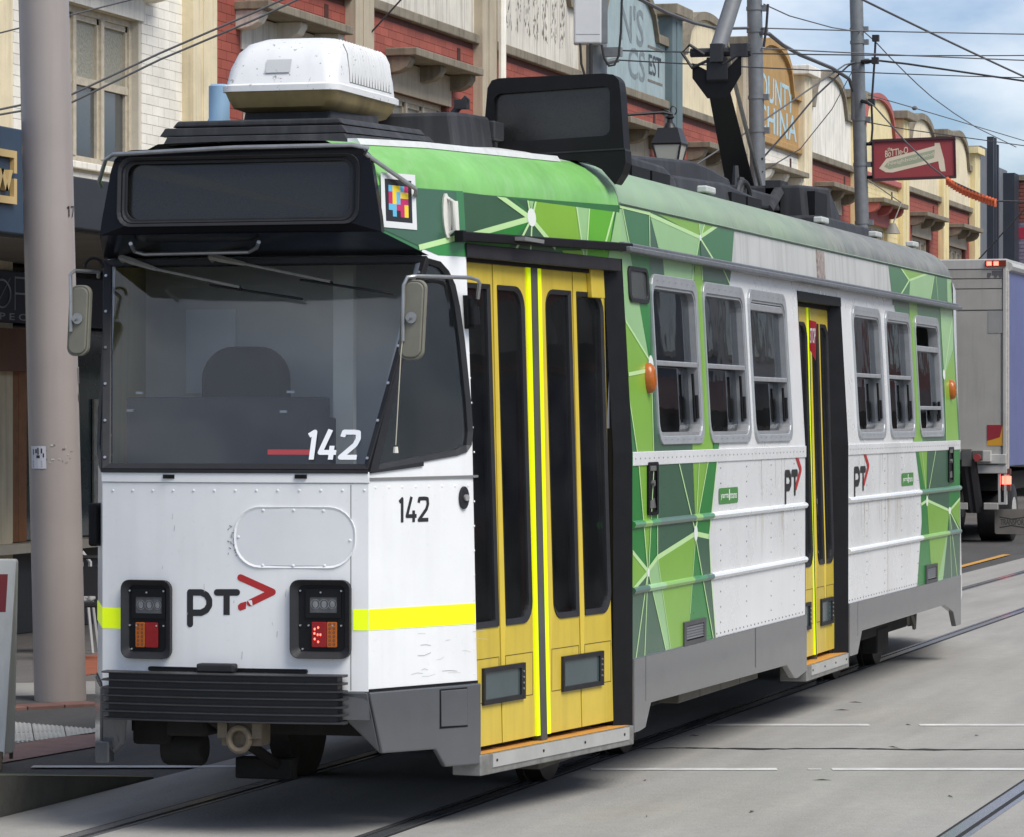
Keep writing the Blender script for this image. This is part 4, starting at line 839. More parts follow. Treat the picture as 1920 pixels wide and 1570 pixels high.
# mirrors
m_mir = mat('mirror_back', rgb(122, 120, 107), .5, var=.12, scale=8, speck=.1)
def mirror(cx, cy, z0, z1, hwid, arm, tilt):
    b = MB(); secs = []
    mm = lambda u, v, d=0.0: Vector((cx + u + tilt * (v - z0) / (z1 - z0), cy - d, v))
    b.ring(mm, rrect(-hwid, z0, hwid, z1, .045, 6), rrect(-hwid + .012, z0 + .012, hwid - .012, z1 - .012, .04, 6), -.02, .014); b.plate(mm, rrect(-hwid + .011, z0 + .011, hwid - .011, z1 - .011, .04, 6), -.015, .022); mo = b.build('rear_view_mirror', m_mir, TR, bevel=.01)
    k = MB(); k.tube(arm, .010, 8); k.build('mirror_arm', m_steel, mo)
    zc = (z0 + z1) / 2 + .01; k = MB(); k.cyl(mm(0, zc, .022), mm(0, zc, .034), .028, 12); k.cyl(mm(-.01, zc, .03), mm(-.01, zc, .06), .012, 8); k.build('mirror_pivot', m_steel, mo)
mr0 = onL(780, 675, .02); mr1 = onL(780, 525, .02)
mirror(onL(778, 600, .02).x - .02, .02, mr0.z, mr1.z, .063, [onL(756, 640, -.01), onL(756, 590, -.01), onL(757, 535, -.01), onL(764, 520, -.01), onL(780, 518, .02), mCAB(.72, 2.765, .10), mCAB(.78, 2.755, .10), mCAB(.795, 2.74, .10), mCAB(.797, 2.66, .08)], .02)
b = MB(); b.tube([mCAB(.797, 2.66, .04), mCAB(.797, 2.62, .04)], .028, 8); b.tube([mCAB(.797, 2.62, .045), mCAB(.797, 2.53, .045)], .032, 10); b.plate(mCAB, [(.775, 2.51), (.815, 2.51), (.815, 2.68), (.775, 2.68)], 0, .03); b.build('mirror_mount', m_blackm, TR)
b = MB(); b.tube([onL(757, 620, -.012), onL(752, 660, -.012), onL(742, 835, .0)], .003, 5); b.build('mirror_cord', mat('cord_cream', rgb(190, 184, 165), .7, var=.1), TR)
b = MB(); p = onL(742, 838, .0); b.cyl(p, p - Vector((0, 0, .03)), .011, 8, r1=.014); b.build('cord_toggle', mat('toggle_white', rgb(215, 212, 200), .5), TR)
ml0 = onL(146, 668, .18); ml1 = onL(146, 535, .18)
mirror(onL(146, 600, .18).x, .18, ml0.z, ml1.z, .058, [onL(133, 622, .15), onL(133, 560, .15), onL(132, 515, .15), onL(140, 508, .15), onL(185, 510, .3), Vector((-.87, .42, 2.78))], .018)
b = MB(); p = onL(176, 495, .3); b.tube([p + Vector((.05 * cos(t), 0, .05 * sin(t) - .02)) for t in [pi * i / 8 for i in range(9)]], .008, 6); b.build('mirror_bracket', m_blackm, TR)
b = MB(); p = onL(178, 980, .35); b.box(p.x - .02, .30, p.z - .12, p.x + .03, .42, p.z + .10); b.build('cab_handle', m_blackm, TR, bevel=.015)
# livery above the front door and cab
livery('livery', Zf, iCAB, mCAB, [(DRK, [(240, 440), (1300, 470), (1300, 1000), (780, 1065), (385, 880)]), (MID, [(770, 1068), (1300, 930), (1300, 1165), (950, 1145)]), (FOR, [(1120, 480), (1300, 490), (1300, 940), (1150, 980)])], [[.028, (760, 1070), (1300, 930)]], [], up=True, vmin=2.868, vmax=3.205, umax=LCAB, umin=.105)
livery('livery', Zi, iDF, mDF, [(FOR, [(868, 340), (1180, 360), (1180, 500), (868, 500)]), (DRK, [(868, 340), (932, 340), (990, 405), (862, 447)]), (DRK, [(934, 340), (985, 340), (993, 400)]), (PAL, [(983, 340), (1008, 340), (996, 398)]), (LIM, [(1008, 340), (1078, 340), (1098, 460), (1032, 452), (998, 412)]), (PAL, [(1074, 340), (1106, 340), (1098, 500), (1092, 500)]),
    (BRI, [(1106, 340), (1160, 340), (1136, 500), (1098, 500)]), (PAL, [(1160, 370), (1185, 400), (1185, 500), (1136, 500)]), (MID, [(862, 448), (990, 416), (955, 455), (948, 500), (862, 500)]), (DRK, [(992, 420), (1030, 452), (1045, 480), (1045, 500), (948, 500), (960, 455)]), (LIM, [(1052, 470), (1092, 470), (1092, 500), (1070, 500)])],
    [[.03, (860, 448), (994, 410)], [.03, (925, 360), (994, 410), (1040, 465)], [.02, (994, 410), (985, 355)], [.02, (996, 410), (1008, 355)], [(994, 412), (950, 500)], [(996, 412), (992, 500)], [(1074, 350), (1093, 480)], [(1106, 350), (1098, 480)], [.02, (1158, 365), (1130, 470)], [.02, (1160, 375), (1180, 470)]], [(995, 408, 8, 17)], up=True, vmin=2.946, vmax=3.205, umin=0.0, umax=LDF)
# ---------------- roof
m_rfg = mat('roof_front_green', rgb(122, 184, 100), .42, var=.16, scale=3.5, streak=.34, streakc=rgb(165, 198, 155))
m_rw = mat('roof_white', rgb(205, 207, 206), .5, var=.12, scale=4, streak=.15)
def patina():
    m = mat('roof_patina', rgb(134, 135, 128), .5, metal=.15, var=.42, scale=3.2, streak=.6, streakc=rgb(76, 78, 74), bump=.05, bscale=9, rvar=.12)
    t = m.node_tree; nn, ll = t.nodes, t.links; b = nn['Principled BSDF']; src = b.inputs['Base Color'].links[0].from_socket
    geo = nn.new('ShaderNodeNewGeometry'); sp = nn.new('ShaderNodeSeparateXYZ'); ll.new(geo.outputs['Position'], sp.inputs[0])
    n = nn.new('ShaderNodeTexNoise'); n.inputs['Scale'].default_value = 1.3; n.inputs['Detail'].default_value = 6; ll.new(geo.outputs['Position'], n.inputs['Vector'])
    a = nn.new('ShaderNodeMath'); a.operation = 'MULTIPLY_ADD'; a.inputs[1].default_value = 5.0; ll.new(n.outputs['Fac'], a.inputs[0]); ll.new(sp.outputs['Y'], a.inputs[2])
    mr = nn.new('ShaderNodeMapRange'); mr.inputs['From Min'].default_value = 4.5; mr.inputs['From Max'].default_value = 13.0; mr.inputs['To Min'].default_value = .95; mr.inputs['To Max'].default_value = 0.0; ll.new(a.outputs[0], mr.inputs['Value'])
    mx = nn.new('ShaderNodeMix'); mx.data_type = 'RGBA'; ll.new(mr.outputs[0], mx.inputs[0]); ll.new(src, mx.inputs[6]); mx.inputs[7].default_value = rgb(150, 182, 142); ll.new(mx.outputs[2], b.inputs['Base Color'])
    return m
m_pat = patina()
def hwid(L):
    if L < .81: return .70 + .334 * (L - .06) / .75
    if L < 2.85: return 1.034 + .301 * (L - .81) / 2.04
    if L <= 14.42: return 1.335
    if L <= 16.46: return 1.335 - .301 * (L - 14.42) / 2.04
    return 1.034 - .334 * (L - 16.46) / .75
def zdrop(L): return -.045 * max(0, 2.85 - L) / 2.05 if L < 2.85 else -.045 * max(0, L - 14.42) / 2.05
def prof(L):
    w = hwid(L); dz = zdrop(L); h_ = [(.076, 3.245), (.082, 3.29), (.105, 3.345), (.15, 3.40), (.215, 3.45), (.30, 3.49)]
    pts = [Vector((w - o, L, z + dz)) for o, z in h_] + [Vector(((w - .30) * f, L, 3.49 + dz + .13 * min(1.0, max(.06, (L - .1) / 2.2)) * (1 - f * f))) for f in (.75, .5, .25, 0)]
    return pts + [Vector((-p.x, p.y, p.z)) for p in pts[-2::-1]]
b = MB(); S1 = [prof(L) for L in (.16, .30, .50, .81, 1.3, 1.9, 2.4, 2.845)]; n = len(S1[0])
b.loft(S1, 0, closed=False, caps=False)
for i, p in enumerate(b.f): b.mi[i] = 0 if (i % (n - 1)) < 5 or (i % (n - 1)) >= n - 6 else 1
b.build('front_roof', [m_rfg, m_rw], TR, recalc=False)
b = MB(); b.loft([prof(L) for L in [2.85 + (14.42 - 2.85) * i / 20 for i in range(21)]], 0, closed=False, caps=False); b.build('roof', m_pat, TR, recalc=False, label='weathered pale green to grey curved roof')
b = MB(); b.loft([prof(L) for L in (14.421, 15, 16, 16.46, 17.1)], 0, closed=False, caps=False); b.build('rear_roof', m_pat, TR, recalc=False)
b = MB()                                                # rain strips and roof edge
for L0_, L1_, z_ in ((2.86, 14.42, 3.252),):
    b.loft([[Vector((1.335 - .074, L, z_)), Vector((1.335 - .062, L, z_ + .006)), Vector((1.335 - .074, L, z_ + .014))] for L in (L0_, L1_)], closed=True)
b.build('roof_seam', mat('seam_grey', rgb(128, 148, 128), .5, var=.2), TR)
b = MB(); pr = [Vector((hwid(L) - .285, L, 3.49 + zdrop(L))) for L in (.35, .81, 1.6, 2.5)]
b.loft([[p + Vector((.02, 0, -.012)), p + Vector((0, 0, .02)), p + Vector((-.05, 0, .02)), p + Vector((-.05, 0, -.01))] for p in pr], closed=True, smooth=False); b.build('roof_edge_strip', m_rw, TR)
for m, Lm in ((mDF, LDF), (mDFm, LDF)): b = MB(); b.sheet(m, [(0, 2.945), (Lm, 2.945), (Lm, 3.245), (0, 3.20)], -.0005); b.build('upper_fascia', G[FOR], TR, recalc=False)
for m in (mCAB, mCABm): b = MB(); b.sheet(m, [(.11, 2.975), (.475, 2.87), (LCAB, 2.87), (LCAB, 3.21), (.13, 3.21)], -.001); b.build('upper_fascia', G[FOR], TR, recalc=False)
b = MB()                                                # rear end and the far side of the front end (not seen squarely)
b.sheet(mDFm, [(0, .72), (LDF, .72), (LDF, 2.95), (0, 2.95)], -.03); b.build('offside_door', m_yel, TR, recalc=False)
b = MB()
for sg in (1, -1):
    for p, q in (((1.335, 14.42), (1.034, 16.46)), ((1.034, 16.46), (.70, 17.2))):
        b.add([(sg * p[0], p[1], .45), (sg * q[0], q[1], .45), (sg * (q[0] - .06), q[1], 3.22), (sg * (p[0] - .06), p[1], 3.22)], [(0, 1, 2, 3)])
b.add([(-.7, 17.2, .45), (.7, 17.2, .45), (.66, 17.1, 3.3), (-.66, 17.1, 3.3)], [(0, 1, 2, 3)]); b.build('rear_end', m_white, TR, recalc=False)
b = MB(); b.add([(1.336, 14.42, .30), (1.336, 14.425, .72), (1.30, 14.44, .72), (1.30, 14.44, .30)], [(0, 1, 2, 3)]); b.build('rear_corner', m_blackm, TR, recalc=False)
# roof equipment
m_pod = mat('roof_black', rgb(44, 45, 48), .62, var=.22, scale=3, streak=.25, streakc=rgb(105, 105, 104), bump=.03)
def pod(name, secs, mt=None, bev=.02):                  # secs: list of (L, x0, x1, z0, z1)
    b = MB(); b.loft([[Vector((x0, L, z0)), Vector((x1, L, z0)), Vector((x1 - .03, L, z1)), Vector((x0 + .03, L, z1))] for L, x0, x1, z0, z1 in secs], closed=True, smooth=False); return b.build(name, mt or m_pod, TR, bevel=bev)
pod('air_conditioner_base', [(.46, -.54, .47, 3.44, 3.49), (1.65, -.54, .60, 3.49, 3.52)], bev=.004); pod('air_conditioner_plinth', [(.48, -.56, .45, 3.494, 3.535), (1.62, -.56, .56, 3.524, 3.555)], bev=.004); pod('air_conditioner_plinth', [(.50, -.50, .43, 3.539, 3.572), (1.6, -.50, .52, 3.559, 3.592)], bev=.01)
pod('air_conditioner_neck', [(.82, -.24, .26, 3.57, 3.70), (1.5, -.24, .30, 3.59, 3.72)], bev=.02)
def rrs(x0, x1, y0, y1, z, r, k=4): return [Vector((a, c, z)) for a, c in rrect(x0, y0, x1, y1, r, k)]
b = MB(); b.loft([rrs(-.22, .24, .80, 1.62, 3.635, .05), rrs(-.27, .28, .74, 1.70, 3.655, .06), rrs(-.29, .30, .72, 1.74, 3.69, .07), rrs(-.305, .315, .70, 1.76, 3.735, .07)]); b.build('air_conditioner_tray', mat('tray_beige', rgb(150, 132, 88), .55, var=.25, scale=5, streak=.3), TR)
m_ac = mat('cover_white', rgb(222, 223, 222), .4, var=.05, speck=.75, speckc=rgb(96, 92, 84), streak=.12, streakc=rgb(150, 146, 138))
b = MB(); b.loft([rrs(-.315, .325, .69, 1.79, 3.735, .07), rrs(-.315, .325, .69, 1.79, 3.765, .07), rrs(-.30, .307, .71, 1.77, 3.775, .07), rrs(-.292, .302, .74, 1.76, 3.86, .08), rrs(-.268, .29, .79, 1.74, 3.945, .09), rrs(-.235, .265, .85, 1.71, 3.995, .10), rrs(-.18, .215, .94, 1.66, 4.025, .10), rrs(-.11, .14, 1.05, 1.55, 4.035, .09)]); ac = b.build('air_conditioner', m_ac, TR, label='white rooftop air conditioner with slatted side')
for k in range(15):
    y = .97 + k * .0475; b = MB()
    b.tube([(.300, y, 3.795), (.3035, y, 3.86), (.2915, y, 3.945), (.272, y, 3.985), (.245, y, 4.008)], .0125, 6); b.build('vent_slat', m_ac, ac)
b = MB(); b.add([(.3065, .95, 3.79), (.3065, 1.66, 3.79), (.3035, 1.66, 3.86), (.3035, .95, 3.86), (.2925, 1.66, 3.945), (.2925, .95, 3.945), (.269, 1.66, 3.994), (.269, .95, 3.994)], [(0, 1, 2, 3), (3, 2, 4, 5), (5, 4, 6, 7)]); b.build('vent_back', mat('vent_grey', rgb(120, 120, 116), .7, var=.1), ac, recalc=False)
b = MB(); b.add([(-.075, .721, 3.83), (.06, .721, 3.83), (.06, .753, 3.90), (-.075, .753, 3.90)], [(0, 1, 2, 3)]); b.build('cover_badge', mat('badge_grey', rgb(188, 190, 190), .5, speck=.5), ac, recalc=False)
p = onL(411, 228, 1.4); b = MB(); b.tube([(p.x, 1.4, 3.55), (p.x, 1.4, 3.645), (p.x, 1.4, 3.66), (p.x, 1.4, 3.83), (p.x, 1.4, 3.84)], [.065, .062, .056, .056, .045], 16); b.build('roof_antenna', mat('antenna_blue', rgb(138, 172, 200), .5, var=.08), TR)
pod('roof_cabinet', [(1.80, -.25, .62, 3.50, 3.70), (2.02, -.25, .66, 3.50, 3.71), (2.42, -.25, .66, 3.52, 3.72)], bev=.02)
b = MB(); b.box(.30, 2.43, 3.60, .66, 2.62, 3.70); b.box(.1, 2.5, 3.5, .6, 2.7, 3.601); b.build('roof_bracket', m_pod, TR, bevel=.008)
b = MB(); b.tube([(.50, 2.1, 3.69), (.54, 2.1, 3.74), (.60, 2.1, 3.80)], .02, 6); b.box(.53, 2.08, 3.74, .60, 2.14, 3.79); b.build('roof_camera', m_pod, TR)
# second display box standing across the roof
b = MB(); mX = lambda u, v, d=0.0: Vector((u, 2.70 - d, v))
o_ = [onL(x, y, 2.70) for x, y in ((903, 292), (1050, 299), (1098, 303), (1128, 318), (1153, 347), (1166, 327), (1173, 305), (1172, 282), (1170, 278), (1163, 170), (1160, 150), (1150, 140), (1130, 138), (935, 147), (922, 151), (914, 165))]
o_ = [(p.x, p.z) for p in o_]; i_ = rrect(.575, 3.61, 1.245, 3.885, .04, 4)
i_ = [(u, v + .045 * (u - .9)) for u, v in i_]
holed(b, mX, o_, [i_], 0, .14); dbx = b.build('roof_display_box', m_blackm, TR, bevel=.012, label='black display box standing across the roof')
b = MB(); b.plate(mX, i_, -.05, -.04); b.build('display', m_scr, dbx)
b = MB(); s0, s1 = onL(985, 290, 2.7), onL(1172, 279, 2.7); b.plate(mX, [(s0.x, s0.z - .004), (s1.x, s1.z - .004), (s1.x, s1.z + .004), (s0.x, s0.z + .004)], 0, .004); b.build('box_seam', m_rub, dbx)
b = MB(); b.tube([(.50, 2.74, 3.55), (.47, 2.78, 3.63), (.49, 2.80, 3.75)], [.05, .06, .03], 8); b.box(.36, 2.74, 3.53, .47, 2.85, 3.60); b.build('roof_insulator', mat('insulator_tan', rgb(150, 140, 120), .6, var=.3, scale=16), TR)
pod('roof_vent', [(4.6, .50, .86, 3.50, 3.67), (5.7, .50, .86, 3.50, 3.66), (6.0, .50, .86, 3.50, 3.60)])
pod('resistor_cover', [(5.2, -.5, .52, 3.55, 3.68), (5.6, -.5, .60, 3.55, 3.735), (7.6, -.5, .60, 3.55, 3.825), (8.05, -.5, .60, 3.55, 3.82), (9.0, -.5, .55, 3.55, 3.79), (9.4, -.5, .5, 3.55, 3.7)])
pod('roof_vent', [(6.0, .40, .86, 3.50, 3.62), (7.5, .40, .86, 3.50, 3.66), (8.6, .40, .86, 3.50, 3.615)])
for y0, y1 in ((4.72, 5.18), (5.24, 5.72), (7.52, 7.98), (8.04, 8.5)): b = MB(); b.box(.80, y0, 3.53, .868, y1, 3.60); b.build('vent_opening', m_blackm, TR)
b = MB(); b.tube([(.52, 9.5 + .22 * cos(t), 3.68 + .12 * sin(t)) for t in [2 * pi * i / 20 for i in range(21)]], .02, 6, cap=False); b.tube([(.5, 9.4, 3.55), (.5, 9.5, 3.82)], .03, 6); b.tube([(.5, 9.62, 3.55), (.5, 9.62, 3.80)], .02, 6); b.box(.2, 9.3, 3.55, .5, 9.8, 3.74); b.build('pantograph_spring', m_pod, TR)
pod('pantograph_frame', [(9.9, .28, .42, 3.66, 3.80), (11.6, .28, .42, 3.68, 3.80)]); pod('pantograph_frame', [(9.9, -.42, -.28, 3.66, 3.80), (11.6, -.42, -.28, 3.68, 3.80)])
b = MB(); b.tube([(.35, 10.0, 3.6), (.35, 10.0, 3.95)], [.05, .02], 6); b.build('insulator_pin', m_pod, TR)
b = MB(); b.tube([(.4, 10.9, 3.66), (.4, 11.4, 3.86)], .05, 6); b.box(.30, 11.3, 3.55, .42, 11.6, 3.92); b.build('pantograph_mount', m_pod, TR)
pod('roof_pod', [(11.3, .05, .62, 3.55, 3.88), (12.2, .05, .66, 3.55, 3.91), (12.9, .1, .62, 3.55, 3.72)]); pod('roof_pod', [(10.9, .45, .86, 3.5, 3.62), (13.0, .45, .86, 3.5, 3.62)])
b = MB(); b.box(.58, 11.45, 3.62, .665, 11.95, 3.84); b.build('pod_opening', m_blackm, TR)
for y in (6.15, 10.0, 12.25, 14.0): b = MB(); b.box(.94, y, 3.515, 1.01, y + .26, 3.56); b.build('roof_lug', mat('lug_white', rgb(196, 200, 196), .5, var=.1), TR, bevel=.01)
# pantograph on the centre line
pg = MB(); P0, P1 = Vector((0, 11.95, 3.72)), Vector((0, 10.98, 4.80))
pg.loft([[P0 + Vector((-.12, 0, 0)), P0 + Vector((.12, 0, 0)), P0 + Vector((.12, -.08, .10)), P0 + Vector((-.12, -.08, .10))], [P1 + Vector((-.085, 0, -.2)), P1 + Vector((.085, 0, -.2)), P1 + Vector((.085, -.07, -.12)), P1 + Vector((-.085, -.07, -.12))], [P1 + Vector((-.085, 0, 0)), P1 + Vector((.085, 0, 0)), P1 + Vector((.085, -.07, .06)), P1 + Vector((-.085, -.07, .06))]], closed=True, smooth=False)
panto = pg.build('pantograph', mat('pantograph_black', (.014, .014, .015, 1), .5, var=.2), TR, bevel=.01)
b = MB(); b.add([P1 + Vector((-.20, -.05, .02)), P1 + Vector((-.20, -.05, -.10)), P1 + Vector((-.08, -.05, -.26)), P1 + Vector((.08, -.05, -.26)), P1 + Vector((.19, -.05, -.08)), P1 + Vector((.19, -.05, .08)), P1 + Vector((.05, -.05, -.06)), P1 + Vector((-.05, -.05, -.06))], [(0, 1, 2, 7), (2, 3, 6, 7), (3, 4, 5, 6)]); b.build('knee_plate', m_blackm, panto, recalc=False)
b = MB(); b.cyl(P1 + Vector((-.22, -.02, .10)), P1 + Vector((.26, -.02, .10)), .035, 8); b.tube([P1 + Vector((-.1, -.06, .08)), P1 + Vector((-.22, -.06, .16)), P1 + Vector((-.28, -.06, .10)), P1 + Vector((-.2, -.06, -.02)), P1 + Vector((-.06, -.06, .04)), P1 + Vector((.05, -.06, 0)), P1 + Vector((.14, -.06, .06))], .014, 6); b.box(-.05, P1.y - .1, P1.z + .02, .05, P1.y + .05, P1.z + .16); b.box(.10, P1.y - .06, P1.z + .06, .24, P1.y + .04, P1.z + .16); b.build('knee_joint', m_pod, panto)
P2 = Vector((.02, 11.75, 5.62)); b = MB(); b.tube([P1 + Vector((-.01, 0, .12)), P2], .065, 10); b.build('upper_arm', mat('arm_grey', rgb(112, 114, 116), .5, metal=.2, var=.15, scale=8), panto)
b = MB(); b.tube([P0 + Vector((.16, 0, .05)), P1 + Vector((.12, -.02, -.1))], .018, 6); b.build('control_rod', m_steel, panto)
b = MB(); b.box(-.8, 11.6, 5.60, .8, 11.66, 5.64); b.box(-.8, 11.86, 5.60, .8, 11.92, 5.64); b.build('contact_strip', m_pod, panto)
# side fittings
b = MB(); c = iSL(1213, 709, True); b.loft([[mSL(c[0] + .06 * s * cos(t), c[1] + .088 * s * (1 if abs(sin(t)) < .01 else 1) * sin(t), .002 + .05 * s2) for t in [2 * pi * i / 20 for i in range(20)]] for s, s2 in ((1, 0), (.96, .5), (.8, .85), (.5, 1))]); b.build('side_indicator', m_amb, TR, label='amber indicator lamp beside the front door')
b = MB(); c = iSL(1781, 731, True); b.loft([[mSL(c[0] + .06 * s * cos(t), c[1] + .085 * s * (1 if abs(sin(t)) < .01 else 1) * sin(t), .002 + .05 * s2) for t in [2 * pi * i / 20 for i in range(20)]] for s, s2 in ((1, 0), (.96, .5), (.8, .85), (.5, 1))]); b.build('side_indicator', m_amb, TR, label='amber indicator lamp at the rear of the side')
b = MB(); p0, p1 = iSL(1178, 566, True), iSL(1211, 504, True); b.ring(mSL, rrect(p0[0], p0[1], p1[0], p1[1], .05), rrect(p0[0] + .04, p0[1] + .025, p1[0] - .04, p1[1] - .025, .03), 0, .016); sw = b.build('side_repeater', m_rub, TR, bevel=.004)
b = MB(); b.plate(mSL, rrect(p0[0] + .03, p0[1] + .02, p1[0] - .03, p1[1] - .02, .03), .001, .006); b.build('repeater_glass', mat('repeater_grey', rgb(74, 78, 76), .2, var=.2), sw)
for x0, x1, y0, y1 in ((1212, 1231, 967, 866), (1777, 1786, 905, 838)):
    p0, p1 = iSL(x0, y0), iSL(x1, y1); b = MB(); b.ring(mSL, rrect(p0[0], p0[1], p1[0], p1[1], .02), rrect(p0[0] + .04, p0[1] + .02, p1[0] - .04, p1[1] - .02, .01), 0, .014); hb = b.build('door_control_box', m_black, TR)
    h_ = p1[1] - p0[1]; b = MB(); b.plate(mSL, [(p0[0] + .03, p0[1] + .01), (p1[0] - .03, p0[1] + .01), (p1[0] - .03, p1[1] - .01), (p0[0] + .03, p1[1] - .01)], .001, .004); b.build('box_back', m_blackm, hb)
    b = MB(); b.plate(mSL, [(p0[0] + .045, p0[1] + .04), (p1[0] - .045, p0[1] + .04), (p1[0] - .08, p0[1] + .32 * h_), (p0[0] + .045, p0[1] + .25 * h_)], .004, .008); b.cyl(mSL((p0[0] + p1[0]) / 2, p0[1] + .6 * h_, .004), mSL((p0[0] + p1[0]) / 2, p0[1] + .6 * h_, .02), .018, 8); b.plate(mSL, [(p0[0] + .05, p1[1] - .05), (p1[0] - .05, p1[1] - .05), (p1[0] - .05, p1[1] - .02), (p0[0] + .05, p1[1] - .02)], .004, .012); b.build('control_lever', m_steel, hb)
for x0, x1, y0, y1 in ((1279, 1320, 1212, 1150), (1734, 1755, 1095, 1048)):
    p0, p1 = iSL(x0, y0), iSL(x1, y1 + 8); b = MB(); b.ring(mSL, rp_((p0[0], p0[1], p1[0], p1[1])), rp_((p0[0] + .06, p0[1] + .025, p1[0] - .06, p1[1] - .025)), 0, .016); vt = b.build('side_vent', mat('vent_dark', rgb(78, 78, 80), .5, var=.2), TR)
    b = MB(); b.plate(mSL, rp_((p0[0] + .05, p0[1] + .02, p1[0] - .05, p1[1] - .02)), .0035, .0045); b.build('vent_back', m_blackm, vt)
    for k in range(5):
        z = p0[1] + .035 + k * (p1[1] - p0[1] - .06) / 5; s = MB(); s.add([mSL(p0[0] + .05, z + .017, .005), mSL(p1[0] - .05, z + .017, .005), mSL(p1[0] - .05, z, .014), mSL(p0[0] + .05, z, .014)], [(0, 1, 2, 3)]); s.build('vent_slat', mat('slat_grey', rgb(110, 110, 110), .45, var=.15), vt, recalc=False)
b = MB(); p = iSL(1527, 637, True); c0 = mSL(p[0], p[1], .02); s_ = lambda u, v, d=0.0: Vector((1.36 + u * .35, p[0] + u * .55, v + d * 0)) + Vector((.0, -d, 0))
q0_, q1_ = onL(1520, 676, 7.95), onL(1533, 600, 7.95)
mS = lambda u, v, d=0.0: Vector((1.345 + (u - .5) * .05, 7.95 - d, q0_.z + v * (q1_.z - q0_.z)))
b.plate(mS, [(0, .3), (.9, 0), (1, .95), (0, 1)], 0, .006); stp = b.build('folding_sign', mat('stop_red', rgb(176, 40, 48), .45, var=.05), TR, label='small red folding sign at the middle door')
b = MB(); put_text(b, mS, 'STOP', .12, .42, .9, .8, .007); b.build('sign_text', m_num, stp, recalc=False)
b = MB(); p0, p1 = iSL(1531, 503, True), iSL(1541, 440, True); b.plate(mSL, rp_((p0[0], 3.045, p1[0], 3.24)), 0, .01); b.build('roof_label', mat('label_worn', rgb(158, 146, 140), .6, var=.5, scale=30), TR)
# bogies, wheels and underfloor boxes
b = MB(); b.box(-1.05, 3.35, .42, 1.0, 14.3, .86); b.box(-.70, .45, .46, .62, 3.2, .86); b.build('underfloor', m_under, TR)
m_wheel = mat('wheel_steel', rgb(62, 58, 53), .55, metal=.5, var=.3, scale=12)
for yc in (4.0, 12.6):
    for dy in (-.9, .9):
        for sx in (-1, 1):
            y = yc + dy; b = MB(); b.tube([(sx * .66, y, .33), (sx * .665, y, .33), (sx * .70, y, .33), (sx * .70, y, .33), (sx * .79, y, .33)], [.36, .36, .36, .335, .33], 28); wh = b.build('wheel', m_wheel, TR)
            k = MB(); k.cyl((sx * .79, y, .33), (sx * .85, y, .33), .10, 12); k.build('axle_box', m_under, wh)
    for sx in (-1, 1):
        y0, y1 = (yc - 1.2, yc + 1.2); b = MB(); b.box(sx * .93 - .06, y0, .30, sx * .93 + .06, y1, .46); b.box(sx * .93 - .07, (y0 + y1) / 2 - .25, .16, sx * .93 + .07, (y0 + y1) / 2 + .25, .36); b.build('bogie_frame', m_under, TR, bevel=.015)
b = MB(); b.box(.80, 2.05, .16, 1.02, 3.0, .32); b.build('sand_box', mat('box_grime', rgb(96, 92, 84), .8, var=.35, scale=6), TR, bevel=.01)
b = MB()
for i in range(4): b.box(.62, 4.9 + i * .58, .31, 1.12, 5.46 + i * .58, .62)
b.build('equipment_box', mat('case_grey', rgb(112, 108, 98), .7, var=.3, scale=5), TR, bevel=.008)
for (yy, zz) in ((3.42, .40), (13.1, .40)):
    b = MB(); b.tube([(1.12, yy, zz + .12), (1.16, yy + .05, zz - .05), (1.14, yy + .16, zz - .08), (1.14, yy + .2, zz + .05)], .018, 6); b.tube([(1.10, yy + .12, zz + .1), (1.12, yy + .12, zz - .06)], .03, 8); b.tube([(1.12, yy - .06, zz + .1), (1.12, yy - .05, zz - .04)], .018, 6); b.build('air_hose', mat('hose_grey', rgb(110, 106, 98), .7, var=.3), TR)
b = MB(); b.box(-.66, .35, .40, -.45, .8, .56); b.box(-.42, .2, .46, -.2, .7, .56); b.tube([(-.52, .45, .38), (-.30, .45, .38)], .09, 12); b.build('underfloor_tank', m_under, TR, bevel=.02)
# cab interior
b = MB(); b.box(-.60, .18, 1.35, .55, .30, 1.78); b.box(-.78, .28, 1.35, .78, .62, 1.72); b.build('dashboard', m_intd, TR, bevel=.02)
b = MB(); b.box(-.80, .62, 1.40, .30, .66, 2.165); b.build('cab_desk_panel', mat('desk_slate', rgb(52, 56, 62), .5, var=.1), TR, bevel=.01)
b = MB(); b.plate(flat((-.28, 1.0, 0)), rrect(-.235, 1.5, .235, 2.43, k=8, rs=(.04, .04, .17, .17)), -.06, .05); b.box(-.52, .72, 1.42, -.04, 1.1, 1.52); b.box(-.33, .85, .9, -.23, .95, 1.42); b.build('driver_seat', mat('driver_seat_black', rgb(30, 32, 36), .8, var=.2, scale=20), TR, bevel=.03, segs=3)
b = MB(); b.box(-1.02, 1.46, .9, 1.0, 1.5, 2.98); b.build('cab_bulkhead', mat('bulkhead_grey', rgb(214, 214, 212), .6, var=.08), TR)
b = MB(); b.box(-.78, 1.435, 2.19, -.50, 1.455, 2.64); b.build('notice', mat('notice_pale', rgb(236, 240, 244), .6, var=.05), TR)
b = MB(); b.box(.20, 1.0, 1.0, .31, 1.05, 2.9); b.build('cab_post', mat('post_cream', rgb(236, 232, 220), .5, var=.08), TR)
b = MB(); b.box(.28, .35, 1.72, .42, .40, 2.06); b.build('ticket_reader', m_intd, TR, bevel=.01)
p = wsxy(525, 846); b = MB(); b.box(p[0] - .11, .22, 1.875, p[0] + .11, .24, 1.90); b.build('dash_light', mat('dash_red', rgb(170, 30, 34), .4, emit=(.8, .05, .05, 1), estr=.25), TR)
b = MB()
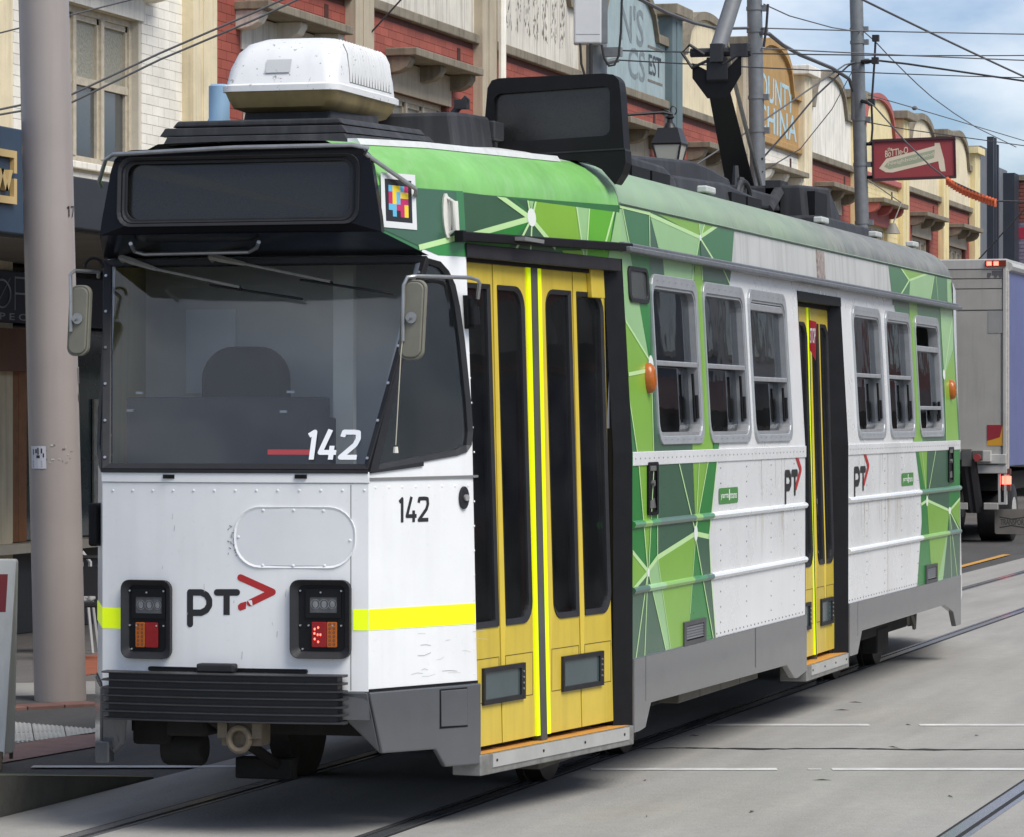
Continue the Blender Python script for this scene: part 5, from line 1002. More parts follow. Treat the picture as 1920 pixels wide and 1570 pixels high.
for x, y in ((262, 737), (545, 735), (245, 770), (532, 772)): q = onL(x, y, .61); b.box(q.x - .018, .60, q.z - .006, q.x + .018, .615, q.z + .006)
b.build('clip', m_num, TR)

for u, w_ in ((.35, .55), (1.45, .62)):
    b = MB(); q = mD1(u, 1.0, -.25); b.tube([q, q + Vector((0, 0, .9)), q + Vector((-.12, .1, 1.05)), q + Vector((-.3, .2, 1.05))], .018, 8); b.build('grab_rail', grab, TR)
b = MB(); b.plate(mD1, [(.1, .36), (1.9, .36), (1.9, .39), (.1, .39)], -.55, -.05); b.plate(mD1, [(.1, .62), (1.9, .62), (1.9, .65), (.1, .65)], -.9, -.40); b.build('entry_step', mat('entry_rubber', rgb(70, 70, 72), .7, var=.2), TR)
b = MB(); b.tube([mD1(.55, .95, -.12), mD1(.95, 1.75, -.12)], .014, 6); b.build('door_arm', mat('arm_green', rgb(70, 150, 110), .5, var=.1), TR)
b = MB(); b.tube([mD1(1.55, .95, -.12), mD1(1.2, 1.75, -.12)], .014, 6); b.build('door_arm', MATS['arm_green'], TR)

# ------------------------------------------------------------------ the row of two-storey shops along the far footpath
FW = -8.0
m_wglass = mat('window_glass', rgb(70, 74, 76), .08, var=.2, scale=.8, spec=.7); m_cgrey = mat('hood_concrete', rgb(136, 127, 110), .85, var=.3, scale=3, streak=.6, streakc=rgb(76, 70, 60), bump=.2)
m_tframe = mat('window_timber', rgb(188, 178, 158), .65, var=.2, scale=12, speck=.35, speckc=rgb(110, 95, 75))
P_ = dict(red=rgb(150, 74, 60), redf=rgb(156, 82, 68), redm=rgb(98, 54, 46), whitem=rgb(196, 190, 176), yellowm=rgb(198, 180, 130), white=rgb(236, 232, 220), cream=rgb(224, 210, 176), yellow=rgb(230, 214, 164), stone=rgb(182, 170, 148), render=rgb(216, 211, 198), blue=rgb(158, 176, 178), teal=rgb(104, 122, 126), ochre=rgb(180, 144, 90), pink=rgb(176, 96, 92), slate=rgb(108, 112, 118), ivory=rgb(226, 213, 182))
def wallm(c, streak=.25, rnd=0.0, sc=rgb(110, 102, 90)): return mat('wall_%s_%d_%d' % (c, int(streak * 100), int(rnd * 100)), P_[c], .78, var=.14, scale=2.2, streak=streak, streakc=sc, bump=.12, rnd=rnd, speck=.12)
def arc_top(y0, y1, zw, za, wing):
    pts = [(y0, zw), (y0 + wing, zw), (y0 + wing + .06, zw + .10)]; a0, a1 = y0 + wing + .06, y1 - wing - .06; c = (a0 + a1) / 2; hw_ = (a1 - a0) / 2
    for i in range(1, 16):
        t = -1 + 2 * i / 16; pts.append((c + hw_ * t, zw + .10 + (za - zw - .10) * sqrt(max(0, 1 - abs(t) ** 2.2))))
    return pts + [(a1, zw + .10), (y1 - wing, zw), (y1, zw)]
def shop(y0, y1, label, wall, parapet, pil, brick=None, nind=0, zw=8.27, za=9.0, cap=True, cop=None, zb0=5.4, hood=True, lintel='stone', win=True, letters=None, arch=True, pipe=False, band=None, pst=.25, zb1=7.13, wname='shop_building'):
    T = thing(wname, label, 'building', (FW - 4, (y0 + y1) / 2, 0), 'two-storey shops in a row')
    c = (y0 + y1) / 2; yi0, yi1 = y0 + .36, y1 - .36; wl, wr = c - 1.18, c + 1.18
    wallmat = wallm({'red': 'redm', 'redf': 'redm', 'white': 'whitem', 'yellow': 'yellowm'}.get(wall, wall), pst)
    b = MB(); m = YZ(FW); hole = [(wl, 4.62), (wr, 4.62), (wr, 6.2), (wl, 6.2)]
    if win: holed(b, m, [(y0, 3.6), (y1, 3.6), (y1, 7.2), (y0, 7.2)], [hole], 0, .22)
    else: b.plate(m, [(y0, 3.6), (y1, 3.6), (y1, 7.2), (y0, 7.2)], -.22, 0)
    W = b.build('wall', wallmat, T)
    b = MB(); b.box(FW - 8, y0 + .01, 0, FW - .23, y1 - .01, 7.15); b.build('rear_block', wallm('stone', .2), T)
    # courses of brick, each laid proud of its joints
    if brick:
        bm_ = wallm(brick, pst * .5, .05 if brick == 'white' else .14) if nind else wallm(brick, pst * .5)
        bw, bh = .325, .099; proto = None; rest = MB(); cnt = 0
        nrow = int((zb1 - zb0) / .104)
        for r in range(nrow - 1, -1, -1):
            z = zb0 + r * .104; y = yi0 - (.165 if r % 2 else 0)
            while y < yi1 - .02:
                a, e = max(y, yi0), min(y + bw, yi1); y += .331
                if e - a < .015: continue
                if win and z + bh > 4.56 and z < (6.62 if hood else 6.32) and e > wl - (.06 if z < 6.2 else .0) and a < wr + (.06 if z < 6.2 else .0):
                    if a < wl - .08: e = min(e, wl - .065)
                    elif e > wr + .08: a = max(a, wr + .065)
                    else: continue
                    if e - a < .012: continue
                full = abs((e - a) - bw) < 1e-3
                if cnt < nind and full:
                    if proto is None:
                        k = MB(); k.box(FW - .02, 0, 0, FW + .011, bw, bh); proto = k.build('brick', bm_, W, origin=(FW, 0, 0)); o = proto
                        proto.data.materials[0] = bm_
                    else: o = proto.copy(); COL.objects.link(o)
                    o.location = Vector((FW, a, z)) - parent_org(W); cnt += 1
                else: rest.box(FW - .02, a, z, FW + .0105, e, z + bh)
        if rest.v: rest.build('brick_courses', bm_ if not nind else wallm(brick, pst * .5), W, kind='stuff')
    # cornice band, parapet with its coping
    b = MB(); b.box(FW, yi0 - .02, 7.14, FW + .10, yi1 + .02, 7.27); b.build('cornice', wallm(band, .45) if band else m_cgrey, T, bevel=.015)
    top = arc_top(y0 + .3, y1 - .3, zw, za, .72) if arch else [(y0 + .3, zw), (y1 - .3, zw)]
    b = MB(); poly = [(y0 + .3, 7.2)] + top + [(y1 - .3, 7.2)]
    n_ = len(poly); fl, tr = tess([poly]); b.add([m(u, v, .02) for u, v in fl], [tuple(t) for t in tr]); b.add([m(u, v, -.22) for u, v in fl], [tuple(t) for t in tr])
    b.build('parapet', wallm(parapet, .55 if parapet in ('render', 'white') else pst), T, recalc=True)
    b = MB(); b.loft([[m(u, v - .10, .09), m(u, v + .04, .09), m(u, v + .04, -.30), m(u, v - .10, -.30)] for u, v in top], closed=True, smooth=False); b.build('coping', wallm(cop, .45) if cop else m_cgrey, T)
    for yc, own in ((y0, True),):
        b = MB(); b.box(FW - .1, yc - .36, 0, FW + .15, yc + .36, 8.68); pl = b.build('pilaster', wallm(pil, .35), T, bevel=.01)
        k = MB(); k.box(FW + .15, yc - .10, 3.4, FW + .165, yc + .10, 8.60); k.build('pilaster_strip', wallm(pil, .15), pl)
        if cap: k = MB(); k.box(FW - .25, yc - .56, 8.68, FW + .28, yc + .56, 8.86); k.build('pilaster_cap', m_cgrey if pil not in ('ivory',) else wallm('white', .4), pl, bevel=.015)
        if pipe: k = MB(); k.tube([(FW + .22, yc + .34, 8.4), (FW + .22, yc + .34, 6.75), (FW + .20, yc + .26, 6.55), (FW + .20, yc + .26, 3.6)], .055, 8); k.build('downpipe', wallm('white', .2), T)
    if hood and win:
        b = MB(); b.box(FW, c - 1.5, 6.62, FW + .42, c + 1.5, 6.72); hd = b.build('window_hood', m_cgrey, T, bevel=.012)
        for yb in (c - 1.35, c, c + 1.35):
            k = MB(); pf = [(0, 6.62), (.32, 6.62), (.32, 6.56), (.27, 6.48), (.18, 6.43), (.08, 6.41), (0, 6.41)]
            k.loft([[Vector((FW + a, y, z)) for a, z in pf] for y in (yb - .11, yb + .11)], closed=True, smooth=False); k.build('bracket', m_cgrey if lintel == 'stone' else wallm(lintel, .3), hd, bevel=.01)
        b = MB(); b.box(FW - .01, c - 1.3, 6.20, FW + .03, c + 1.3, 6.60); b.build('lintel', wallm(lintel, .4), T)
    if win:
        b = MB(); fr = b
        for (u0, u1, v0, v1) in ((wl, wr, 4.62, 4.70), (wl, wr, 6.13, 6.2), (wl, wl + .07, 4.7, 6.13), (wr - .07, wr, 4.7, 6.13)): b.box(FW - .16, u0, v0, FW - .08, u1, v1)
        for u in (wl + .77, wr - .85): b.box(FW - .16, u, 4.7, FW - .07, u + .08, 6.13)
        wn = b.build('window', m_tframe, T)
        for u0, u1 in ((wl + .07, wl + .77), (wl + .85, wr - .85), (wr - .77, wr - .07)):
            k = MB(); k.box(FW - .15, u0, 5.42, FW - .09, u1, 5.50); k.box(FW - .15, u0, 4.70, FW - .10, u0 + .05, 6.13); k.box(FW - .15, u1 - .05, 4.70, FW - .10, u1, 6.13); k.box(FW - .148, u0, 6.07, FW - .10, u1, 6.13); k.build('sash', m_tframe, wn)
            k = MB(); k.box(FW - .14, u0 + .05, 5.5, FW - .13, u1 - .05, 6.08); k.build('frosted_pane', mat('frosted_glass', rgb(150, 148, 134), .5, var=.25, scale=30, bump=.3), wn)
            k = MB(); k.box(FW - .14, u0 + .05, 4.7, FW - .13, u1 - .05, 5.42); k.build('pane', m_wglass, wn)
        k = MB(); k.box(FW - .02, wl - .08, 4.55, FW + .07, wr + .08, 4.62); k.build('sill', wallm('white', .5), wn, bevel=.008)
    b = MB(); b.box(FW + .012, c + 1.75, 6.88, FW + .02, c + 1.87, 7.06) if False else b.box(FW + .011, c + 1.62, 6.80, FW + .018, c + 1.76, 7.02); b.build('air_brick', mat('air_brick_dark', rgb(70, 40, 34), .9, var=.2), T)
    if letters: letters(T)
    # ground floor: awning over the footpath and shopfront
    b = MB(); b.box(FW - .2, y0, 0, FW - .12, y1, 3.6); b.build('shopfront', m_wglass, T)
    return T
def lettering(T, rows, mt, name='lettering', m=None):
    m = m or YZ(FW + .022); b = MB()
    for txt, u0, v0, u1, v1, sk in rows: put_text(b, m, txt, u0, v0, u1, v1, .002, 0, sk)
    return b.build(name, mt, T, recalc=False)
m_ghost = mat('ghost_letters', rgb(120, 116, 106), .8, var=.45, scale=14, speck=.5, speckc=rgb(200, 195, 182))
shop(15.05, 20.6, 'white painted brick shop with peeling timber window above dark awning', 'white', 'white', 'cream', 'white', 300, zb0=4.0, zb1=7.1, lintel='white', pst=.12)
shop(20.6, 26.15, 'peeling red brick shop with dark window hood, second along the row', 'red', 'render', 'cream', 'red', 200, zb0=5.2, lintel='render')
shop(26.15, 31.65, 'orange-red brick shop with concrete window hood above the white air conditioner', 'redf', 'render', 'stone', 'redf', 220, zb0=5.2, lintel='stone', pipe=False)
def flake(T):                                          # what is left of painted letters: flaked, unreadable flecks
    random.seed(9); b = MB(); m = YZ(FW + .021)
    for i in range(420):
        u, v = random.uniform(32.5, 36.0), random.uniform(7.48, 8.35)
        if (u * 2.1) % 1 > .62: continue
        l = random.uniform(.03, .14); w = random.uniform(.012, .03); b.add([m(u, v, .002 + i * 1e-6), m(u + w, v + l * .3, .002 + i * 1e-6), m(u + w * .7, v + l, .002 + i * 1e-6), m(u - w * .2, v + l * .6, .002 + i * 1e-6)], [(0, 1, 2, 3)])
    b.build('flaked_lettering', m_ghost, T, kind='stuff', recalc=False)
shop(31.65, 37.2, 'red brick shop with worn white parapet and ghost lettering', 'redf', 'render', 'stone', 'redf', 220, zb0=5.6, pipe=True, letters=flake)
def ltE(T):
    lettering(T, [("N'S", 39.4, 8.0, 40.9, 8.62, 0), ('CS', 39.9, 7.45, 41.0, 7.95, 0)], mat('grey_letters', rgb(126, 138, 141), .8, var=.35, scale=12)); lettering(T, [('EST', 41.25, 7.62, 42.1, 7.95, 0)], m_ink)
    b = MB(); b.plate(YZ(FW + .02), [(41.2, 8.05), (42.2, 8.05), (42.2, 8.09), (41.2, 8.09)], 0, .004); b.plate(YZ(FW + .02), [(41.2, 7.5), (42.2, 7.5), (42.2, 7.54), (41.2, 7.54)], 0, .004); b.build('letter_rule', m_ghost, T)
shop(37.2, 42.75, 'red brick shop with pale blue-green lettered parapet', 'redf', 'blue', 'stone', 'redf', 160, zb0=5.9, letters=ltE)
shop(42.75, 48.2, 'red brick shop with plain cream arched parapet behind the pantograph', 'redf', 'cream', 'teal', 'redf', 120, zb0=6.1)
def ltG(T): lettering(T, [('COUNTY', 49.2, 7.95, 52.9, 8.45, -.02), ('E CHINA', 48.8, 7.36, 53.2, 7.86, 0)], mat('sky_letters', rgb(176, 204, 212), .7, var=.2, scale=10))
shop(48.2, 53.75, 'white shop with ochre arched parapet and pale blue letters', 'white', 'ochre', 'stone', 'white', 0, lintel='white', letters=ltG, cop='ochre', band='ochre', za=9.1)
shop(53.75, 59.2, 'red brick shop with plain white arched parapet between poles', 'redf', 'white', 'ivory', 'redf', 0, zb0=5.8)
shop(59.2, 64.8, 'cream shop with pink coping and pink window hood', 'yellow', 'yellow', 'yellow', 'yellow', 0, lintel='pink', cop='pink', band='pink')
shop(64.8, 70.3, 'red brick shop with cream parapet and green downpipe', 'redf', 'ivory', 'yellow', 'redf', 0, zb0=5.2)
shop(70.3, 75.3, 'red brick shop with ivory parapet beside the grey building', 'redf', 'ivory', 'yellow', 'redf', 0, zb0=5.2)
# grey art-deco building and the graffitied brick wall behind it
T = thing('grey_building', 'slate grey stepped building at the end of the shop row', 'building', (FW - 4, 78.4, 0))
b = MB(); b.box(FW - 8, 75.4, 0, FW, 81.15, 8.6); b.box(FW - 1, 76.6, 8.6, FW, 79.2, 8.95); b.build('wall', wallm('slate', .2), T)
b = MB(); b.box(FW - .1, 74.65, 0, FW + .15, 75.5, 8.62); b.box(FW - .2, 74.5, 8.62, FW + .25, 75.65, 8.78); b.build('pilaster', wallm('yellow', .3), T)
m_navy = mat('navy_trim', rgb(46, 52, 62), .6, var=.15)
for y, z0, z1 in ((77.6, 5.6, 9.25), (78.0, 5.4, 9.25), (78.4, 5.6, 9.1)): k = MB(); k.box(FW, y, z0, FW + .16, y + .22, z1); k.build('fin', m_navy, T)
b = MB(); b.box(FW - .6, 80.4, 0, FW + .3, 81.2, 8.5); b.build('party_wall', m_navy, T)
b = MB(); b.box(FW + .0, 77.0, 3.4, FW + .06, 80.2, 5.0); wn = b.build('window', m_navy, T)
b = MB(); b.box(FW + .06, 77.2, 3.6, FW + .07, 78.5, 4.8); b.box(FW + .06, 78.7, 3.6, FW + .07, 80.0, 4.8); b.build('pane', m_wglass, wn)
b = MB(); b.box(FW, 76.9, 5.0, FW + .2, 80.3, 5.12); b.build('lintel', wallm('white', .2), T)
T = thing('brick_building', 'brick wall with purple paint and red graffiti at the far right', 'building', (-8, 84, 0))
m_bt = mat('old_brick', rgb(128, 74, 66), .85, var=.25, scale=4, bump=.1); m_pur = mat('purple_paint', rgb(134, 124, 142), .8, var=.25, scale=3)
b = MB(); b.box(-16, 81.3, 0, -5.0, 92, 8.35); b.build('wall', m_bt, T)
b = MB(); b.box(-9.0, 81.28, 0, -4.98, 81.3, 7.2); b.build('painted_panel', m_pur, T)
k = MB()
for r in range(62):
    z = 2.2 + r * .099; x = -9.2 - (.15 if r % 2 else 0)
    while x < -5.1: k.box(x, 81.26, z, min(x + .29, -5.0), 81.29, z + .085, 1 if z > 7.2 else 0); x += .305
k.build('brick_courses', [m_pur, m_bt], T, kind='stuff')
k = MB(); mm = flat((-7.55, 81.255, 0), (1, 0, 0), (0, 0, 1), (0, -1, 0)); k.stroke(mm, [(-.2, 5.9), (.2, 5.5), (-.05, 5.2), (.25, 4.9)], .09, .004); k.stroke(mm, [(.05, 5.0), (-.1, 4.2)], .22, .005); k.stroke(mm, [(-.5, 6.95), (1.6, 7.0)], .3, .004); k.build('graffiti', mat('graffiti_red', rgb(168, 40, 66), .6, var=.2), T, recalc=False)
b = MB(); b.box(-16, 81.22, 8.35, -4.9, 92, 8.5); b.build('coping', m_cgrey, T)
# the nearer end of the row, at the left: awnings, fascia boards, shopfront
def awning(y0, y1, z0, z1, label, mt, name='awning'):
    T = thing(name, label, 'awning', (-6.5, (y0 + y1) / 2, 3.3)); b = MB(); b.box(-5.12, y0, z0, -5.0, y1, z1); b.build('fascia', mt, T, bevel=.01)
    b = MB(); b.box(-8.0, y0, z0 - .02, -5.12, y1, z0 + .05); b.build('soffit', mat('soffit_grey', rgb(138, 132, 120), .8, var=.2, scale=2), T)
    b = MB(); b.box(-8.0, y0, z1 - .25, -5.12, y1, z1 - .2); b.build('awning_roof', m_cgrey, T); return T
m_blue = mat('signboard_blue', rgb(46, 66, 86), .45, var=.12, scale=3, streak=.2)
T = awning(3.0, 9.35, 3.46, 4.26, 'dark blue awning fascia with gold framed letter behind the pole', m_blue)
b = MB(); mA = YZ(-5.0); gold = mat('gold_letter', rgb(206, 176, 118), .45, var=.08)
u1, zt_ = onW(24, 284, -5.0).y, onW(24, 284, -5.0).z; zb_ = onW(24, 384, -5.0).z; zm1 = onW(24, 326, -5.0).z; zm0 = onW(24, 336, -5.0).z
b.plate(mA, [(7.9, zt_ - .055), (u1, zt_ - .055), (u1, zt_), (7.9, zt_)], .0, .035); b.plate(mA, [(u1 - .055, zm1), (u1, zm1), (u1, zt_ - .055), (u1 - .055, zt_ - .055)], .0, .035); b.plate(mA, [(u1 - .055, zb_ + .055), (u1, zb_ + .055), (u1, zm0), (u1 - .055, zm0)], .0, .035); b.plate(mA, [(7.9, zb_), (u1, zb_), (u1, zb_ + .055), (7.9, zb_ + .055)], .0, .035); b.build('sign_frame', gold, T)
b = MB(); wz0, wz1 = onW(5, 358, -5).z, onW(5, 318, -5).z
for pts in ([(8.38, wz1), (8.47, wz0), (8.56, wz1), (8.64, wz0), (8.72, wz1)],):
    for (a, c), (e, g) in zip(pts[:-1], pts[1:]): b.plate(mA, [(a - .03, c), (a + .03, c), (e + .03, g), (e - .03, g)], .0, .04)
b.build('sign_letter', gold, T)
awning(9.36, 20.4, 3.56, 3.97, 'plain charcoal awning fascia between the pole and the tram', mat('fascia_charcoal', rgb(44, 46, 50), .5, var=.15, scale=3))
awning(20.5, 75, 3.5, 4.0, 'long dark awning behind the tram', mat('fascia_brown', rgb(70, 62, 56), .6, var=.15))
T = thing('shopfront', 'shopfront with timber cladding, tall glass and blue lintel sign', 'shopfront', (-7.9, 15.5, 0))
m_sgn = mat('lintel_blue', rgb(42, 52, 72), .5, var=.08)
b = MB(); b.box(-7.95, 12.0, 2.96, -7.8, 20.3, 3.45); ls = b.build('lintel_sign', m_sgn, T, bevel=.01)
b = MB(); mS2 = YZ(-7.8); pa = onW(12, 572, -7.8); pb_ = onW(45, 535, -7.8)
b.tube([mS2(15.02 + .2 * cos(t), 3.23 + .13 * sin(t), .004) for t in [2 * pi * i / 24 for i in range(25)]], .010, 4, cap=False); b.stroke(mS2, [(14.88, 3.10), (15.22, 3.38)], .008, .004); b.stroke(mS2, [(15.33, 3.08), (15.33, 3.40)], .018, .004); b.stroke(mS2, [(15.33, 3.39), (15.60, 3.39), (15.66, 3.32), (15.60, 3.24), (15.33, 3.24)], .018, .0045); put_text(b, mS2, 'S P E C', 14.75, 2.985, 15.60, 3.05, .004); b.build('sign_lettering', mat('letter_silver', rgb(168, 174, 186), .5), ls, recalc=False)
for i in range(14):
    y = 13.1 + i * .19; b = MB(); b.box(-7.95, y, .88, -7.86, y + .182, 2.92); b.build('timber_board', mat('cedar', rgb(150, 100, 58), .6, var=.22, scale=9, rnd=.14), T)
b = MB(); b.box(-7.97, 12.5, 2.5, -7.7, 15.7, 2.9); b.build('timber_bulkhead', mat('cedar_dark', rgb(104, 66, 42), .6, var=.2), T)
b = MB(); b.box(-7.96, 15.8, .88, -7.93, 19.6, 2.90); b.build('shop_glass', mat('shop_glass_dark', rgb(64, 78, 78), .06, var=.3, scale=1.5, spec=.7), T)
b = MB(); b.box(-7.98, 12, .78, -7.7, 19.8, .87); b.build('sill', mat('sill_stone', rgb(186, 178, 160), .7, var=.1), T)
b = MB(); b.box(-7.98, 12, 0, -7.9, 19.8, .78); b.build('stall_riser', mat('riser_dark', rgb(46, 50, 52), .5, var=.2), T)
b = MB(); b.box(-7.92, 17.55, 1.2, -7.90, 17.95, 2.25); b.build('poster', mat('poster_pale', rgb(176, 174, 160), .7, var=.3, scale=14), T)
b = MB(); put_text(b, YZ(-7.898), 'P', 17.65, 2.0, 17.80, 2.18, .0); put_text(b, YZ(-7.898), 'et', 17.63, 1.8, 17.85, 1.93, .0); b.build('poster_text', m_ink, T, recalc=False)
# shops on the viewer's side of the street: out of frame, seen as reflections in the tram's windows
for i, (y0, y1, c, hgt) in enumerate(((18, 27, 'redf', 8.4), (27, 36, 'stone', 7.6), (36, 46, 'redf', 8.8), (46, 58, 'slate', 8.0), (58, 75, 'render', 8.6), (75, 100, 'redf', 8.0))):
    T = thing('opposite_shop', ['red brick shop nearest on the viewer side, reflected in tram windows', 'stone-coloured shop across the street, reflected in tram windows', 'tall red brick shop across the street, reflected in tram windows', 'slate shop across the street, reflected in tram windows', 'pale rendered shop across the street, reflected in tram windows', 'farthest red brick shop across the street, reflected in tram windows'][i], 'building', (17, (y0 + y1) / 2, 0), 'shops on the viewer side')
    b = MB(); b.box(13.0, y0, 0, 22, y1, hgt); b.build('wall', wallm(c, .25), T)
    b = MB(); b.box(10.2, y0 + .1, 3.2, 13, y1 - .1, 3.7); b.build('awning', mat('awning_far_%d' % i, rgb(70 + 20 * (i % 3), 66, 60), .6, var=.2), T)
    for k in range(int((y1 - y0) / 3)):
        b = MB(); b.box(12.95, y0 + 1 + k * 3, 4.6, 13.0, y0 + 2.4 + k * 3, 6.3); wn = b.build('window', m_tframe, T); b = MB(); b.box(12.93, y0 + 1.1 + k * 3, 4.7, 12.95, y0 + 2.3 + k * 3, 6.2); b.build('pane', m_wglass, wn)
    b = MB(); b.box(12.97, y0 + .3, .3, 13, y1 - .3, 3.1); b.build('shopfront', m_wglass, T)

# ------------------------------------------------------------------ poles and what hangs on them
m_pole0 = mat('pole_taupe', rgb(158, 148, 142), .42, var=.06, scale=2, streak=.15, streakc=rgb(120, 110, 104), coat=.2); m_gal = mat('galvanised', rgb(128, 132, 134), .5, metal=.35, var=.2, scale=5)
m_cable = mat('cable_grey', rgb(92, 92, 94), .6, var=.1); m_cabk = mat('cable_black', (.02, .02, .022, 1), .6, var=.1)
def pole(name, label, pt, pb, depth, r, mt, ztop=9.5, bands=()):
    a, b_ = atY(*pt, depth), atY(*pb, depth); d = (a - b_) / (a.z - b_.z); base = b_ - d * b_.z
    T = thing(name, label, 'pole', base, 'steel street poles'); k = MB(); k.tube([base - d * .02, base + d * ztop], [r * 1.03, r * .97], 28); k.build('shaft', mt, T)
    for z in bands: q = MB(); q.tube([base + d * (z - .025), base + d * (z + .025)], r * 1.09, 20); q.box((base + d * z).x + r, (base + d * z).y - .04, z - .04, (base + d * z).x + r + .07, (base + d * z).y + .04, z + .04); q.build('clamp_band', m_gal, T)
    return T, base, d
T0, b0, dd0 = pole('steel_pole', 'thick taupe steel pole with stuck notices at the left', (82, 0), (113, 1305), 27.3, .184, m_pole0)
on0 = lambda x, y: (lambda p: p + Vector((ray(x, y).x, ray(x, y).y, 0)).normalized() * -.187)(atY(x, y, 27.3))
def on_pole(base, d, r, px, py, w, h, mi, b, m=None):                  # paper wrapped on the shaft
    c0 = atY(px, py, 27.3 - r); ax = base + d * c0.z; th = math.asin(max(-1, min(1, (Vector((c0.x - ax.x, c0.y - ax.y)).dot(Vector((CT, ST)))) / r)))
    def mp_(u, v, dd=0.0):
        t = th + u / r; q = base + d * (c0.z + v); return Vector((q.x + (r + dd) * (sin(t) * CT + cos(t) * ST), q.y + (r + dd) * (sin(t) * ST - cos(t) * CT), q.z))
    return mp_
b = MB(); mp0 = on_pole(b0, dd0, .188, 70, 858, 0, 0, 0, b)
for i in range(4): b.add([mp0(-.07 + i * .035, -.082, .003), mp0(-.07 + (i + 1) * .035, -.082, .003), mp0(-.07 + (i + 1) * .035, .082, .003), mp0(-.07 + i * .035, .082, .003)], [(0, 1, 2, 3)])
b.build('paper_notice', mat('notice_paper', rgb(208, 208, 214), .7, var=.05), T0, recalc=False)
b = MB()
for u, v, w, h in ((-.045, .02, .01, .04), (-.02, .03, .015, .03), (.0, .02, .012, .05), (.03, .03, .012, .035), (.045, .0, .01, .03), (-.01, -.005, .03, .02)): b.sheet(mp0, [(u, v), (u + w, v), (u + w, v + h), (u, v + h)], .0045)
for k in range(4): b.sheet(mp0, [(-.05, -.03 - k * .013), (.04, -.03 - k * .013), (.04, -.026 - k * .013), (-.05, -.026 - k * .013)], .0045)
b.build('notice_print', m_ink, T0, recalc=False)
b = MB(); mp1 = on_pole(b0, dd0, .188, 133, 395, 0, 0, 0, b); numeral(b, mp1, '1', -.10, -.04, .05, .08, .010, .003); numeral(b, mp1, '7', -.045, -.04, .05, .08, .010, .003); b.build('pole_number', m_ink, T0, recalc=False)
b = MB(); mp2 = on_pole(b0, dd0, .188, 143, 703, 0, 0, 0, b); b.sheet(mp2, [(-.02, -.06), (.03, -.06), (.03, .06), (-.02, .06)], .003, 0); b.stroke(mp2, [(-.012, -.05), (-.012, .05)], .006, .004, 1)
mp3 = on_pole(b0, dd0, .188, 144, 745, 0, 0, 0, b); b.sheet(mp3, ellipse(0, 0, .022, .035), .003, 1); b.build('sticker', [mat('sticker_pale', rgb(190, 184, 178), .6), m_ink], T0, recalc=False)
b = MB(); mp4 = on_pole(b0, dd0, .188, 105, 845, 0, 0, 0, b); random.seed(5)
for i in range(16): u, v = random.uniform(-.08, .12), random.uniform(-.10, .04); w, h = random.uniform(.006, .03), random.uniform(.002, .012); b.sheet(mp4, [(u, v), (u + w, v), (u + w * .8, v + h), (u + .002, v + h)], .002 + i * .00005, i % 2)
b.build('tape_scrap', [mat('glue_dark', rgb(112, 104, 98), .7, var=.2), mat('tape_pale', rgb(196, 190, 180), .5, var=.1)], T0, recalc=False)
T1, b1, dd1 = pole('steel_pole', 'grey steel pole carrying the white antenna box', (1118, 0), (1122, 785), 42, .12, m_gal, 9.5, (5.6, 5.85))
A = thing('antenna_box', 'white antenna box with looped black cables on grey pole', 'antenna box', atY(1104, 82, 41.6))
b = MB(); p0, p1 = atY(1076, 82, 41.6), atY(1128, -40, 41.6); ux = Vector((CT, ST, 0)); uy = Vector((-ST, CT, 0)); mbx = lambda u, v, d=0.0: Vector((p0.x, p0.y, 0)) + ux * u + uy * (-d) + Vector((0, 0, v)); w = (p1 - p0).dot(ux)
zz0, zz1 = p0.z, p1.z + .15
b.plate(mbx, rrect(0, zz0, w, zz1, .02), -.22, 0); b.build('casing', mat('casing_white', rgb(205, 206, 206), .45, var=.04), A, bevel=.02)
b = MB(); b.plate(mbx, [(.02, zz0 + .10), (w - .02, zz0 + .10), (w - .02, zz0 + .105), (.02, zz0 + .105)], 0, .002); b.build('casing_seam', m_gal, A)
b = MB(); b.plate(mbx, [(w + .005, zz0 + .02), (w + .07, zz0 + .02), (w + .07, zz1), (w + .005, zz1)], -.2, -.12); b.build('mounting_rail', m_gal, A)
for pts, r in (([(1088, 82), (1090, 120), (1096, 140)], .014), ([(1128, 84), (1133, 110), (1142, 124), (1152, 122), (1160, 105), (1164, 60), (1166, 0), (1166, -30)], .014), ([(1108, 82), (1108, 140)], .02)):
    b = MB(); b.tube([atY(x, y, 41.5) for x, y in pts], r, 8); b.build('cable', m_cabk, A)
b = MB(); q = atY(1146, 98, 41.8); b.box(q.x - .08, q.y - .05, q.z - .05, q.x + .12, q.y + .05, q.z + .05); b.tube([atY(1135, 118, 41.7), atY(1160, 112, 41.7)], .03, 8); b.build('strain_insulator', m_gal, A)
# hanging lantern
LN = thing('street_lantern', 'black four-sided lantern hanging from a scrolled iron bracket', 'lantern', atY(1256, 300, 42)); m_iron = mat('wrought_iron', (.012, .012, .013, 1), .45, var=.15)
b = MB(); b.tube([b1 + dd1 * 5.5 + Vector((.1, 0, 0)), atY(1170, 216, 42), atY(1244, 211, 42), atY(1262, 215, 42)], .016, 8)
b.tube([atY(1262 + 7 * cos(t) * (1 - i * .03), 207 + 9 * sin(t) * (1 - i * .03), 42) for i, t in enumerate([1.2 - .45 * j for j in range(12)])], .008, 6); b.tube([atY(1241, 212, 42), atY(1247, 206, 42), atY(1255, 210, 42), atY(1257, 216, 42)], .008, 6)
for sg in (-1, 1): b.tube([atY(1170, 216, 42), atY(1174, 216 + 8 * sg, 42), atY(1170, 216 + 14 * sg, 42), atY(1166, 216 + 10 * sg, 42)], .008, 6)
b.build('scroll_bracket', m_iron, LN)
lc = atY(1256, 250, 42); px_ = 1 / 166.7
